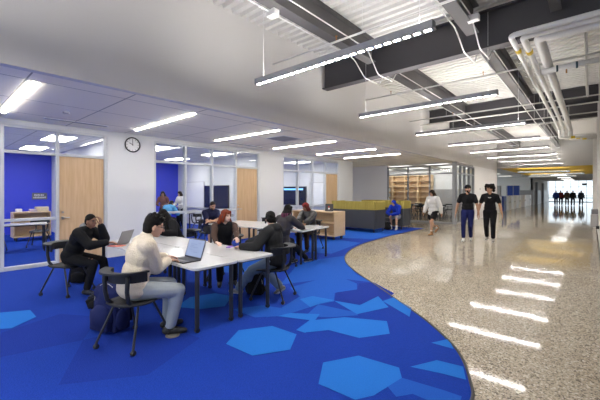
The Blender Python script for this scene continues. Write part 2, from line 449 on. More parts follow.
        if t.get('core'):
            Rc = R3.inverted(); fc = lambda c: 1 if abs((Rc @ (V(c) - C)).x) < t['core'] and (Rc @ (V(c) - C)).y < .17 else 0
        blob(t.get('name', 'shirt'), mb, t['m'], root, max(vox, .010), t.get('sm', 5), fc)
        if t.get('inner'):      # a garment panel showing at the neck or waist
            im = MB(); im.sph(N + R3 @ V((0, -.065, .02)), (.105 * s, .055 * s, .07 * s), R3); im.cap(N + R3 @ V((-.07, -.02, .015)), .034, N + R3 @ V((-.03, .06, -.03)), .022); im.cap(N + R3 @ V((.07, -.02, .015)), .034, N + R3 @ V((.03, .06, -.03)), .022)
            blob('hood', im, t['inner'], root, .010, 3)
        if t.get('emblem'):
            em = MB(); pc = C + R3 @ V((0, (.108 * fat + inf + .012) * s, .07 * s))
            for dx, dz in ((-.03, .01), (0, -.004), (.03, .01)): em.box(-.012, .012, -.006, .006, -.007, .007, 0, R3, pc + R3 @ V((dx, 0, dz)))
            em.build('chest_emblem', mat('white_print', (.7, .7, .7), .8), root)
        if t.get('cords'):
            em = MB()
            for dx in (-.03, .03):
                c0 = N + R3 @ V((dx, .085, -.03)); em.tube([c0, c0 + R3 @ V((0, .02, -.07)), c0 + R3 @ V((dx * .2, .03, -.15))], .005, 6)
            em.build('drawcord', mat('white_cord', (.75, .75, .75), .8), root)
    l = look.get('legs')
    if l:
        mb = MB(); i2 = l.get('inf', .016); ln = l.get('len', 2)
        mb.sph(P + V((0, -.005, .0)), ((.160 * fat + i2) * s, (.118 * fat + i2) * s, (.12) * s))
        for q in 'lr':
            hp, k, an, toe = legs[q]
            if ln >= 1:
                mb.cap(hp, (.086 + i2) * s, k, (.056 + i2) * s); ee = k.lerp(an, ln - 1 if ln < 2 else .93)
                mb.cap(k, (.056 + i2) * s, ee, (.043 + i2 * l.get('flare', 1)) * s)
                mb.sph(k.lerp(an, .3) + V((0, -.012, 0)), tuple((x + i2) * s for x in (.052, .055, .085)))
            else:
                mb.cap(hp, (.088 + i2) * s, hp.lerp(k, ln), (.075 + i2 * 1.4) * s)
        blob(l.get('name', 'trousers'), mb, l['m'], root, max(vox, .010), 4)
        if l.get('rips'):
            rp = MB(); 
            for q in 'lr':
                hp, k, an, toe = legs[q]
                for dz in (-.02, .03): rp.sph(k + V((0, 0.0, .048)) + (hp - k).normalized() * (.05 + dz), (.028, .012, .03))
            blob('knee_rip', rp, mats[0], root, .009, 1)
    sh = look.get('shoes')
    if sh:
        for q, sg in (('l', -1), ('r', 1)):
            hp, k, an, toe = legs[q]
            mb = MB(); tl = V((toe.x, toe.y, 0)); dn = V((0, 0, -1))
            up = V((0, 0, 1))
            if abs(toe.z) > .3:   # lifted heel
                tl = toe; dn = -(up - toe * up.dot(toe)).normalized()
            else: tl.normalize()
            heel = an + dn * .045 - tl * .045 * s; tip = an + dn * .055 + tl * .155 * s
            mb.cap(heel, .042 * s, an + dn * .045 + tl * .06 * s, .043 * s); mb.cap(an + dn * .048 + tl * .06 * s, .042 * s, tip, .032 * s); mb.cap(an + V((0, 0, sh.get('high', 0.01))), .046 * s, an + dn * .04, .044 * s)
            lv = an + dn * .064
            blob('shoe', mb, [sh['m'], sh.get('sole', M['white'])], root, max(vox, .009), 3, lambda c, lv=lv, dn=dn: 1 if (V(c) - lv).dot(dn) > 0 else 0)
            if sh.get('sock'):
                sm = MB(); sm.cap(an + V((0, 0, 0)), .042 * s, an.lerp(k, .22), .043 * s); blob('sock', sm, sh['sock'], root, .012, 2)
    # ---- hair
    hst = look.get('hair', 'short')
    if hst and hairc:
        mb = MB()
        rnd = random.Random(hash(label) % 1000 if False else len(label))
        def cap0(k=1.0, front=.0):
            mb.sph(H(0, -.022 + front, .048), tuple(hs * x * k for x in (.083, .094, .085)), Rh)
            mb.sph(H(0, -.055, -.0), tuple(hs * x * k for x in (.074, .058, .078)), Rh)
        if hst == 'short':
            cap0(1.02, .004); mb.sph(H(0, -.05, -.035), tuple(hs * x for x in (.077, .056, .085)), Rh); mb.sph(H(0, -.02, .0), tuple(hs * x for x in (.082, .055, .07)), Rh); [mb.cap(H(.07 * math.cos(a), -.01 + .075 * math.sin(a), .085), .018 * hs, H(.085 * math.cos(a), .0 + .09 * math.sin(a), .125 - .012 * (k % 3)), .007 * hs, 6) for k, a in enumerate([2 * PI * i / 14 for i in range(14)])]; [mb.cap(H(x, y, .11), .02 * hs, H(x + .01, y + .02, .145), .007 * hs, 6) for x in (-.04, 0, .04) for y in (-.05, -.01, .03)]; mb.cap(H(-.04, .052, .085), .03 * hs, H(.045, .056, .083), .027 * hs)
        elif hst == 'crop':
            cap0(.98, .004); mb.sph(H(0, -.05, -.02), tuple(hs * x for x in (.075, .054, .08)), Rh)
        elif hst == 'shaggy':
            cap0(1.08, .012)
            for k in range(46):
                a = rnd.uniform(0, 2 * PI); z = rnd.uniform(-.05, .1)
                rad = .085 if z < .06 else .06
                if math.sin(a) > .4 and z < .045: continue
                p = H(math.cos(a) * rad, -.015 + math.sin(a) * rad * 1.08, z); mb.cap(p, .022 * hs, p + V((math.cos(a) * .012, 0, -.03)), .010 * hs, 8)
            mb.cap(H(-.05, .07, .06), .022 * hs, H(.05, .07, .06), .022 * hs)
        elif hst == 'curly':
            cap0(1.08, .004)
            for k in range(70):
                a = rnd.uniform(0, 2 * PI); z = rnd.uniform(-.08, .12)
                rad = .10 * math.sqrt(max(0.05, 1 - (z / .16) ** 2)) + .022
                if math.sin(a) > .25 and z < .05: continue
                mb.sph(H(math.cos(a) * rad, -.02 + math.sin(a) * rad, z + .012), (.036 * hs,) * 3, seg=8, rings=6)
        elif hst in ('long', 'braids', 'wavy'):
            cap0(1.05, .006)
            ln = look.get('hl', .34)
            for sg in (-1, 1):
                mb.cap(H(sg * .055, .05, .075), .03 * hs, H(sg * .08, .02, -.02), .026 * hs)
                mb.cap(H(sg * .08, .02, -.02), .026 * hs, H(sg * .083, .0, -.11), .025 * hs)
            n = 9 if hst != 'braids' else 17
            for k in range(n):
                a = math.radians(-100 + 200 * k / (n - 1))
                p0 = H(math.sin(a) * .078, -.03 - math.cos(a) * .06, .0)
                out = R3 @ V((math.sin(a) * .05, -.055 - .03 * math.cos(a), 0))
                p1 = p0 + V((0, 0, -.11)) + out * .8; p2 = p1 + V((0, 0, -ln * .55 * rnd.uniform(.85, 1.15))) + out * .35; p3 = p2 + V((rnd.uniform(-.02, .02), rnd.uniform(-.01, .01), -ln * .4 * rnd.uniform(.7, 1.2)))
                r = .03 if hst != 'braids' else .0135
                for u0, u1, ra, rb in ((p0, p1, r * 1.1, r), (p1, p2, r, r * .9), (p2, p3, r * .9, r * .45)): mb.cap(u0, ra, u1, rb, 8)
        hm = [hairc] + ([look['hair2']] if look.get('hair2') else [])
        x0 = HC
        f2 = None
        if look.get('hair2'):
            f2 = lambda c: 1 if (V(c).z < HC.z - .06 and math.sin(V(c).x * 190 + 1.0) > .25) else 0
        blob('hair', mb, hm, root, .009 if not far else .014, 2, f2)
    hat = look.get('hat')
    if hat:
        mb = MB(); mb.sph(H(0, -.012, .055), tuple(hs * x for x in (.089, .104, .085)), Rh)
        if hat.get('brim'):
            d = hat['brim']
            for k in (-1, 0, 1): mb.cap(H(k * .045, d * .07, .055), .018 * hs, H(k * .035, d * .165, .045), .012 * hs, 8)
        if hat.get('wrap'): mb.sph(H(0, -.075, .03), tuple(hs * x for x in (.07, .05, .075)), Rh)
        blob(hat['name'], mb, hat['m'], root, .010, 2)
    if look.get('glasses'):
        mb = MB()
        for sg in (-1, 1):
            pts = [H(sg * .031 + .021 * math.cos(a), .094, .004 + .017 * math.sin(a)) for a in [2 * PI * i / 12 for i in range(13)]]
            mb.tube(pts, .0022, 6); mb.tube([H(sg * .052, .092, .006), H(sg * .076, .0, .0)], .0022, 6)
        mb.tube([H(-.01, .1, .006), H(.01, .1, .006)], .0022, 6)
        mb.build('glasses', M['blackm'], root)
    if look.get('phones'):
        mb = MB()
        pts = [H(.088 * math.cos(a), -.005, .112 * math.sin(a) + .0) for a in [PI * i / 14 for i in range(15)]]
        mb.tube(pts, .008, 8)
        for sg in (-1, 1): mb.sph(H(sg * .088, -.005, -.018), (.02 * hs, .036 * hs, .042 * hs), Rh)
        mb.build('headphones', M['black'], root, smooth=True)
    if look.get('band'):
        mb = MB(); a, e, w = arms[look['band'][0]]; d = (w - e).normalized(); mb.cyl(w - d * .0 , w + d * .012, .034); mb.build('wristband', look['band'][1], root, smooth=True)
    return root

# ================================================================== SETTING
XW, XS, XR = -8.83, -5.0, 0.15          # glazed wall, soffit face, corridor side wall
ZC, ZD = 3.05, 4.9                      # low ceiling, metal deck
YH = 26.6                               # bulkhead across the corridor
XB = -16.2                              # back wall of the classrooms

def bx(x0, x1, y0, y1, z0, z1): return MB().box(x0, x1, y0, y1, z0, z1)
struct('floor', bx(-17, 6, -8, 90, -.15, 0), M['terrazzo'], 'polished speckled terrazzo floor')
curve = [(-1.9, -6), (-1.75, -3), (-1.45, -1), (-1.12, .6), (-.86, 1.7), (-.72, 2.3), (-.69, 2.77), (-.77, 3.05), (-.92, 3.39), (-1.13, 3.7), (-1.56, 4.14), (-2.08, 4.56), (-2.79, 5.13), (-3.5, 5.68), (-4.17, 6.33), (-4.66, 7.07), (-5.02, 7.95), (-5.28, 9.1), (-5.43, 11.0), (-5.45, 12.8), (-5.43, 14.35)]
def smooth_curve(p, n=6):
    out = []
    for i in range(len(p) - 1):
        p0, p1, p2, p3 = p[max(i - 1, 0)], p[i], p[i + 1], p[min(i + 2, len(p) - 1)]
        for k in range(n):
            t = k / n
            out.append(tuple(.5 * ((2 * p1[j]) + (-p0[j] + p2[j]) * t + (2 * p0[j] - 5 * p1[j] + 4 * p2[j] - p3[j]) * t * t + (-p0[j] + 3 * p1[j] - 3 * p2[j] + p3[j]) * t ** 3) for j in (0, 1)))
    return out + [p[-1]]
cv = smooth_curve(curve)
cm = MB(); cm.prism([(-16.2, 14.35), (-16.2, -6)] + cv, 0.0, .006)
POL = [
 ('mid', [(-4.01, 4.06), (-4.98, 5.68), (-4.61, 6.95), (-4.14, 6.28), (-3.39, 5.52), (-2.87, 5.23), (-3.57, 5.06)]),
 ('mid', [(-3.33, 3.8), (-3.77, 4.04), (-3.7, 5.24), (-3.06, 4.98), (-2.87, 4.68), (-3.03, 4.32)]),
 ('mid', [(-5.02, 6.95), (-6.0, 6.5), (-7.2, 7.6), (-6.6, 9.1), (-5.4, 9.0)]),
 ('mid', [(-5.52, 10), (-6.6, 9.5), (-8.4, 10.0), (-8.4, 11.2), (-7.2, 12.6), (-5.6, 12.6)]),
 ('mid', [(-6.9, 4.2), (-7.9, 4.0), (-8.4, 4.9), (-7.7, 5.6), (-6.7, 5.2)]),
 ('mid', [(-4.7, 4.2), (-5.6, 3.9), (-6.2, 4.7), (-5.6, 5.5), (-4.9, 5.2)]),
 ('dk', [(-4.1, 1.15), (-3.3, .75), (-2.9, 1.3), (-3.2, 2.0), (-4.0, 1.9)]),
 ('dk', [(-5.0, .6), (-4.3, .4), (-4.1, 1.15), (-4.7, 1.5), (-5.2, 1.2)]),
 ('mid', [(-3.1, 2.88), (-3.33, 3.8), (-3.05, 4.31), (-2.81, 3.95), (-2.9, 3.7), (-2.96, 3.19)]),
 ('mid', [(-3.65, 2.78), (-3.47, 3.15), (-3.07, 3.29), (-3.02, 3.0), (-3.2, 2.79)]),
 ('mid', [(-2.75, 3.23), (-2.9, 3.7), (-2.34, 3.78), (-2.26, 3.71), (-2.49, 3.42)]),
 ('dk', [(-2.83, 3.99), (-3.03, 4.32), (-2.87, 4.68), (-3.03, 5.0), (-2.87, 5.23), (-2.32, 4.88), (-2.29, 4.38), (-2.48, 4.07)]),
 ('hi', [(-1.88, 2.47), (-1.7, 2.8), (-1.31, 2.85), (-1.22, 2.71), (-1.28, 2.33), (-1.36, 2.19), (-1.7, 2.17)]),
 ('mid', [(-1.22, 2.71), (-.9, 2.76), (-.76, 2.77), (-.75, 2.69), (-.93, 2.55), (-1.06, 2.55), (-1.14, 2.43), (-1.25, 2.51)]),
 ('hi', [(-1.24, 2.93), (-1.1, 3.21), (-.88, 3.25), (-.8, 3.04), (-1.0, 3.0)]),
 ('hi', [(-1.27, 3.54), (-1.16, 3.76), (-1.05, 3.55)]),
 ('hi', [(-2.44, 2.85), (-2.59, 3.2), (-2.35, 3.54), (-1.89, 3.77), (-1.7, 3.46), (-1.9, 3.14), (-2.27, 3.09)]),
 ('hi', [(-2.82, 3.97), (-2.29, 3.73), (-2.1, 4.24), (-2.28, 4.42), (-2.44, 4.58), (-2.44, 4.05)]),
 ('hi', [(-2.28, 4.42), (-1.74, 4.09), (-1.85, 4.42), (-2.24, 4.68)]),
 ('hi', [(-2.87, 2.1), (-3.04, 2.4), (-2.84, 2.74), (-2.47, 2.76), (-2.28, 2.45), (-2.47, 2.12)]),
 ('hi', [(-3.02, 3.0), (-2.96, 3.19), (-2.65, 3.41), (-2.42, 2.85), (-2.55, 2.84), (-2.62, 3.17)]),
 ('hi', [(-5.77, .54), (-5.83, .69), (-5.66, .97), (-5.3, .97), (-5.07, .7), (-5.23, .49)]),
 ('hi', [(-4.3, 2.32), (-4.54, 2.67), (-4.42, 3.03), (-4.11, 3.12), (-3.82, 2.78), (-3.98, 2.49)]),
 ('hi', [(-3.24, 3.69), (-3.19, 3.92), (-2.83, 3.99), (-2.9, 3.7), (-2.91, 3.53)]),
]
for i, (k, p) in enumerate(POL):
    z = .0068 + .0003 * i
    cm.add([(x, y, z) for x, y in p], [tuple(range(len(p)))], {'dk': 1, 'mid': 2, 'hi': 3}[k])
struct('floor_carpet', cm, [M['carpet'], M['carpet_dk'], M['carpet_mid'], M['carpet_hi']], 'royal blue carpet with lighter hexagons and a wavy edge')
n_up = 0
em = MB(); em.tube([(x, y, .004) for x, y in cv], .014, 6); struct('trim_1', em, M['strip'], 'dark edging strip along the wavy carpet edge', smooth=True)

# --- glazed partitions
def glazing(name, label, o, d, ts, door=None, frame=M['alu'], rail=True, z1=2.95, ztr=2.41, hung=None, panes=True, midrail_in=None):
    """o: start point (x, y); d: unit direction; ts: mullion centres along d; door: index of the bay holding the door"""
    root = hold(name, label)
    a = math.atan2(d[1], d[0]); root.location = (o[0], o[1], 0); root.rotation_euler = (0, 0, a)
    f = MB(); w = .028
    f.box(ts[0] - w, ts[-1] + w, -.06, .06, z1 - .055, z1)
    for t in ts: f.box(t - w, t + w, -.06, .06, 0.0, z1 - .055)
    for i in range(len(ts) - 1):
        f.box(ts[i] + w, ts[i + 1] - w, -.055, .055, ztr - .03, ztr + .03)
        if i != door:
            f.box(ts[i] + w, ts[i + 1] - w, -.055, .055, 0.006, .08)
            if rail: f.box(ts[i] + w, ts[i + 1] - w, -.055, .055, .99, 1.045)
    f.build('window_frame', frame, root, bev=.004)
    for i in range(len(ts) - 1):
        x0, x1 = ts[i] + w, ts[i + 1] - w
        sp = [(ztr + .03, z1 - .055)]
        if i != door: sp += [(1.045, ztr - .03), (.08, .99)] if rail else [(.08, ztr - .03)]
        for (a0, a1) in sp: MB().box(x0, x1, -.004, .004, a0, a1).build('pane', M['glass'], root)
    return root
def wood_door(name, label, x, y0, y1, handle_y):
    d = MB(); d.box(-.022, .022, y0, y1, .012, 2.375)
    o = d.build(name, M['maple'], None, bev=.003, loc=(x, 0, 0)); o['kind'] = 'structure'; o['label'] = label
    h = MB(); s = 1 if handle_y < (y0 + y1) / 2 else -1
    h.cyl((.022, handle_y, 1.02), (.075, handle_y, 1.02), .012); h.cyl((.07, handle_y, 1.02), (.07, handle_y + s * .12, 1.02), .010)
    h.cyl((.02, handle_y, 1.02), (.03, handle_y, 1.02), .034); h.cyl((.02, handle_y, 1.14), (.03, handle_y, 1.14), .022)
    h.build('door_handle', M['chrome'], o, smooth=False)
    return o
glazing('window_1', 'aluminium glazed wall of the first classroom, ending in a wood door', (XW, 0), (0, 1), [-1.75, -.81, .13, 1.07, 1.98, 2.93], door=4)
wood_door('door_1', 'maple classroom door behind the student in the black jacket', XW, 2.01, 2.90, 2.08)
glazing('window_2', 'aluminium glazed wall of the second classroom, beside the clock', (XW, 0), (0, 1), [4.13, 5.03, 5.93, 6.84, 7.79], door=3)
wood_door('door_2', 'maple door of the second classroom, behind the red-haired student', XW, 6.87, 7.76, 6.94)
glazing('window_3', 'aluminium glazed wall of the third classroom, behind the maple credenza', (XW, 0), (0, 1), [9.03, 9.9, 10.82, 11.72, 12.66], door=3)
wood_door('door_3', 'maple door of the third classroom, next to the sofas', XW, 11.75, 12.63, 11.82)
glazing('window_4', 'grey framed glass front of the library room', (0, 17.2), (1, 0), [-8.55, -7.4, -6.25, -5.02], frame=M['dalu'], rail=False, ztr=2.5)
glazing('window_5', 'grey framed glass side of the library room along the corridor', (XS, 17.2), (0, 1), [.0, .75, 1.5, 2.3, 3.2], frame=M['dalu'], rail=True, ztr=2.5)
struct('wall_column', bx(XS - .12, XS + .06, 17.08, 17.28, 0, ZC), M['dalu'], 'grey corner post of the library glass')

# --- walls
def wall(name, mb, m, label): return struct(name, mb, m, label)
wl = 'white wall between the classroom windows'
for a, b in ((-6, -1.78), (2.96, 4.10), (7.82, 9.0), (12.69, 13.87)):
    struct('wall_left', bx(XW - .08, XW + .08, a, b, 0, 2.95), M['wall'], wl)
struct('wall_left', bx(XW - .08, XW + .08, -6, 13.87, 2.95, ZC), M['wall'], 'white wall strip above the classroom glass')
struct('wall_back', bx(XB - .15, XB, -6, 17.2, 0, ZC), M['blue'], 'blue painted back wall of the classrooms')
for y in (3.5, 8.9, 13.8):
    struct('wall_partition', bx(XB, XW - .08, y - .05, y + .07, 0, ZC), M['wall'], 'white wall between two classrooms')
struct('wall_partition', bx(XB, XW + .08, -6.1, -6, 0, ZC), M['wall'], 'white end wall')
struct('wall_grey', bx(-13, -8.58, 17.14, 17.3, 0, ZC), M['grey'], 'grey wall behind the sofas')
struct('wall_upper', bx(XS - .12, XS, -6, YH, ZC - .002, ZD + .1), M['upper'], 'white wall above the low ceiling')
struct('wall_corridor', bx(XS - .3, XS, 20.43, YH, 0, ZC), mat('brightened_white_paint', (.80, .795, .79), .6), 'white wall beyond the library glass')  # white wall paint lightened to make up for light missing here
struct('wall_header', bx(XS - .3, 3.5, YH, YH + .2, 3.2, ZD + .1), M['header'], 'grey bulkhead across the corridor')
struct('wall_right', bx(XR, XR + .2, 7.6, YH, 0, ZD + .1), M['header'], 'grey wall along the corridor')
struct('wall_right', bx(XR, 3.5, 7.4, 7.6, 0, ZD + .1), M['header'], 'grey return wall')
struct('wall_right', bx(3.5, 3.7, -6, 7.6, 0, ZD + .1), M['upper'], 'white far side wall')
for y in (19.5, 23.2): struct('trim_2', bx(.03, XR, y, y + .45, 0, ZD), M['upper'], 'pale pilaster on the corridor side wall')
struct('trim_3', bx(XR - .02, XR, 9, 19, .0, .12), M['strip'], 'dark wall base on the corridor side wall')

# --- ceilings
T1 = tile_ceiling_mat('ceiling_tile', (0.94, 0.88, 0.755), ox=5.49, oy=-3.33 + 2.44)
T2 = tile_ceiling_mat('room_ceiling_tile', (0.80, 0.79, 0.76), sx=1.22, sy=.61)
struct('ceiling', bx(XW, XS - .121, -6, 17.2, ZC, ZC + .1), T1, 'white tile ceiling over the carpet')
for y0, y1 in ((-6, 3.5), (3.5, 8.9), (8.9, 13.8)):
    struct('ceiling', bx(XB, XW - .08, y0, y1, ZC, ZC + .1), T2, 'white tile ceiling of a classroom')
struct('ceiling', bx(-13, XW, 13.87, 17.2, ZC, ZC + .1), T1, 'white tile ceiling behind the sofas')
struct('ceiling', bx(-13, XS - .12, 17.2, 26, ZC, ZC + .1), T2, 'white tile ceiling of the library room')
# corrugated deck, ribs running across the hall
dk = MB(); prof = []
y = -6.0; p = .20
while y < YH: prof += [(y, ZD), (y + .085, ZD), (y + .105, ZD + .07), (y + .18, ZD + .07)]; y += p
vs = [(XS, a, z) for a, z in prof] + [(3.6, a, z) for a, z in prof]; n = len(prof)
dk.add(vs, [(i, i + 1, n + i + 1, n + i) for i in range(n - 1)])
struct('ceiling', dk, M['deck'], 'white corrugated metal deck')
struct('roof', bx(XS, 3.6, -6, YH, ZD + .08, ZD + .16), M['deck'], 'roof over the metal deck')

# --- inside the library room, and the recess beyond the bulkhead
struct('wall_library', bx(-13, -5.3, 23.5, 23.6, 0, ZC), M['wall'], 'white back wall of the library room')
struct('wall_library', bx(-8.35, -5.3, 23.44, 23.5, 0, 1.75), M['wainscot'], 'taupe lower wall of the library room')
struct('wall_far', bx(-10, -5.3, 48, 48.2, 0, 3.35), MATS['brightened_white_paint'], 'white wall behind the lockers')
struct('wall_far', bx(-7.0, -5.28, 47.93, 48, 0, 1.75), M['wainscot'], 'taupe tile below the white wall')
glazing('window_7', 'window wall of the locker bay letting in daylight', (-10.1, 0), (0, 1), [26.9 + 3 * k for k in range(8)], frame=M['dalu'], rail=False, z1=3.3, ztr=2.6)
struct('wall_far', bx(-10.2, XS - .3, 26.6, 26.8, 0, 3.35), M['wall'], 'white return wall of the locker bay')
struct('wall_far', bx(-5.5, -5.3, 48, 66, 0, 3.35), M['wall'], 'white corridor wall past the lockers')
struct('wall_far', bx(-5.3, -5.26, 48, 66, 0, 1.75), M['wainscot'], 'taupe tile on the far corridor wall')
struct('wall_far', bx(XR, XR + .2, 26.8, 66, 0, 3.35), M['wall'], 'white far corridor side wall')
struct('ceiling', bx(-10.2, XS, 26.8, 48.2, 3.32, 3.45), mat('pale_grey_ceiling', (.60, .62, .66), .8), 'pale grey ceiling of the locker bay')
struct('ceiling', bx(XS, XR, 26.8, 41, 3.24, 3.45), M['yellow'], 'yellow painted corridor ceiling')
struct('ceiling', bx(-5.5, XR, 41, 66, 3.24, 3.45), mat('far_white_ceiling', (.62, .61, .6), .8), 'white far corridor ceiling')
glazing('window_6', 'bright glazed doors at the far end of the corridor', (0, 66), (1, 0), [-5.2, -4.3, -3.4, -2.45, -1.5, -.6, .1], frame=M['dalu'], rail=True, z1=3.3, ztr=2.3)
struct('ground', bx(-60, 40, 66.3, 140, -.3, -.02), M['concrete'], 'pale pavement outside the far doors')

# ================================================================== STEELWORK, PIPES, FIXTURES
def ibeam(name, label, p0, p1, z0, z1, w, m, group=None):
    """wide-flange section from p0 to p1 (x, y)"""
    p0, p1 = V((*p0, 0)), V((*p1, 0)); d = (p1 - p0); L = d.length
    mb = MB(); t = .022
    mb.box(-w / 2, w / 2, 0, L, z0, z0 + t); mb.box(-w / 2, w / 2, 0, L, z1 - t, z1); mb.box(-.009, .009, 0, L, z0 + t, z1 - t)
    o = mb.build(name, m, None, loc=p0); o.rotation_euler = (0, 0, heading(d.x, d.y))
    return tag(o, label, 'beam', group)
B1 = ibeam('steel_beam', 'deep charcoal steel beam across the hall above the first hanging lights', (XS, 6.64), (3.5, 6.64), 4.12, 4.79, .22, M['steel'], 'cross beams')
ibeam('steel_beam', 'charcoal cross beam behind the white pipes, second along the hall', (XS, 13.75), (XR, 13.75), 4.36, 4.89, .2, M['steel'], 'cross beams')
ibeam('steel_beam', 'charcoal cross beam third along the hall, beyond the water pipes', (XS, 16.3), (XR, 16.3), 4.34, 4.89, .2, M['steel'], 'cross beams')
for (jx, wd, seg) in ((-3.62, 'next to the upper wall', ((-6, 6.5, 'before the deep cross beam'), (6.78, 13.62, 'between the first and second cross beams'), (16.45, 26.5, 'running to the grey bulkhead'))),
                      (-1.60, 'along the middle of the deck', ((-6, 6.5, 'before the deep cross beam'), (6.78, 13.62, 'between the first and second cross beams'), (16.45, 26.5, 'running to the grey bulkhead'))),
                      (-.42, 'over the big white pipes', ((-6, 6.5, 'before the deep cross beam'),))):
    for a, b, wh in seg: ibeam('roof_joist', f'grey steel joist {wd}, {wh}', (jx, a), (jx, b), 4.40, 4.89, .2 if jx < -1 else .14, M['steel2'] if jx < -1 else M['steel2'], 'roof joists')

def pipe(name, label, cat, pts, r, m, group=None, seg=10):
    mb = MB(); mb.tube(pts, r, seg); o = mb.build(name, m, None, smooth=True); tag(o, label, cat, group); return o
def bend(p, q, c, r=.09, n=5):
    """points rounding the corner c between p and q"""
    p, q, c = V(p), V(q), V(c); a = c + (p - c).normalized() * r; b = c + (q - c).normalized() * r
    return [a.lerp(c, t).lerp(c.lerp(b, t), t) for t in [i / n for i in range(n + 1)]]
# three insulated pipes: from the side, along the hall, then down and to the side wall
zz = 3.98
for (px, py, r, lab) in ((-.94, 5.95, .04, 'slim white insulated pipe, outermost of the three under the deck'), (-.80, 6.12, .047, 'white insulated pipe, middle one of the three under the deck'), (-.62, 6.3, .072, 'thick white insulated pipe, the one next to the side wall')):
    ye = 16.0 + (px + .94) * 1.2
    pts = [(3.4, py, zz)] + bend((3.4, py, zz), (px, 10, zz), (px, py, zz)) + bend((px, py, zz), (px, ye, 3.4), (px, ye, zz), .12)
    pts += bend((px, ye, zz), (XR + .02, ye, 3.62), (px, ye, 3.62), .07) + [(XR - .01, ye, 3.62)]
    t = thing('water_pipe', lab, 'pipe', (0, 0, 0), 0, 'insulated pipes')
    mb = MB(); mb.tube(pts, r, 12); mb.build('pipe_run', M['pipe'], t, smooth=True)
    if r < .06:
        mb = MB(); mb.cyl((px, py + .62, zz), (px, py + .78, zz), r + .003); mb.build('label_band', M['ytape'], t, smooth=True)
    mb = MB(); mb.cyl((px + .35, ye, 3.62), (px + .47, ye, 3.62), r + .006); mb.build('coupling', M['ytape'], t, smooth=True)
    for yy in (8.2, 11.0, 15.2):
        mb = MB(); mb.cyl((px, yy, zz), (px, yy, ZD - .0), .006, 6); mb.cyl((px, yy - .012, zz), (px, yy + .012, zz), r + .008); mb.build('hanger', M['conduit'], t)
# sprinkler and thin pipes across the hall
def cross_pipe(y, z, lab, x0=XS, x1=XR, r=.018, heads=(), drop=()):
    t = thing('sprinkler_pipe', lab, 'pipe', (0, 0, 0), 0, 'thin cross pipes')
    MB().tube([(x0, y, z), (x1, y, z)], r, 10).build('pipe_run', M['pipe'], t, smooth=True)
    for hx in heads:
        mb = MB(); mb.cyl((hx, y, z), (hx, y, z + .09), .009, 8); mb.cyl((hx, y, z + .09), (hx, y, z + .1), .022, 10); mb.build('sprinkler_head', M['brass'], t)
    for k in (.25, .75):
        hx = x0 + (x1 - x0) * k; MB().cyl((hx, y, z), (hx, y, ZD), .004, 6).build('hanger', M['conduit'], t)
    return t
cross_pipe(4.85, 4.25, 'thin white sprinkler pipe crossing in front of the deep beam', heads=(-3.4, -1.2), x1=3.5)
cross_pipe(8.62, 4.28, 'thin white sprinkler pipe just behind the deep beam', heads=(-4.2, -1.9))
cross_pipe(11.75, 4.15, 'thin white pipe before the second cross beam, first of three', r=.02, heads=(-3.5,))
cross_pipe(12.7, 4.15, 'thin white pipe before the second cross beam, middle of three', r=.022)
cross_pipe(14.15, 4.13, 'thin white pipe just past the second cross beam', r=.02)
cross_pipe(15.3, 4.12, 'thin white pipe ahead of the third cross beam', r=.02)
cross_pipe(19.0, 4.1, 'thin white pipe high over the far hanging lights', r=.018, heads=(-3, -2))
t = thing('drain_pipe', 'white pipe with dark couplings joining the side wall below the deck', 'pipe')
MB().tube([(-.72, 7.75, 3.86), (XR, 7.8, 3.9)], .05, 12).build('pipe_run', M['pipe'], t, smooth=True)
for cx in (-.5, -.22): MB().cyl((cx, 7.765, 3.875), (cx + .03, 7.767, 3.876), .06).build('coupling', M['teal'], t, smooth=True)
MB().cyl((-.35, 7.77, 3.87), (-.35, 7.77, 3.76), .012).build('sprinkler_head', M['brass'], t)
pipe('drop_pipe', 'short upright white pipe hanging beside the side wall', 'pipe', [(-.09, 9.0, 4.86), (-.09, 9.0, 4.15), (-.09, 11.75, 4.15)], .03, M['pipe'])
# conduits that follow the joists and duck under the deep beam
for i, (cx, za, wh) in enumerate(((-3.76, 4.385, 'wall joist, outer of two'), (-3.44, 4.5, 'wall joist, inner of two'), (-1.75, 4.385, 'middle joist, outer of two'), (-1.5, 4.5, 'middle joist, inner of two'))):
    pts = [(cx, -6, za)] + bend((cx, -6, za), (cx + .05, 6.35, 4.08), (cx, 6.0, za), .1) + bend((cx, 6, za), (cx + .06, 7.2, 4.07), (cx + .04, 6.38, 4.07), .08) + [(cx + .06, 7.0, 4.07)]
    pts += [(cx + .06, 7.25, 4.36), (cx + .06, 13.3, 4.37), (cx + .1, 13.55, 4.29), (cx + .1, 16.6, 4.27), (cx + .1, 16.9, 4.38), (cx + .1, 24, 4.38)]
    pipe('conduit', f'thin pale conduit dipping under the deep beam along the {wh}', 'conduit', pts, .011, M['conduit'], 'electrical conduits', 8)
# clamp boxes on the middle joist
for (x, y, z, lab) in ((-1.47, 6.0, 4.45, 'small white junction box on the middle joist at the deep beam'), (-3.72, 3.6, 4.36, 'small white junction box under the wall joist')):
    tag(MB().box(-.09, .09, -.06, .06, -.05, .05).build('junction_box', M['conduit'], None, bev=.008, loc=(x, y, z)), lab, 'box')
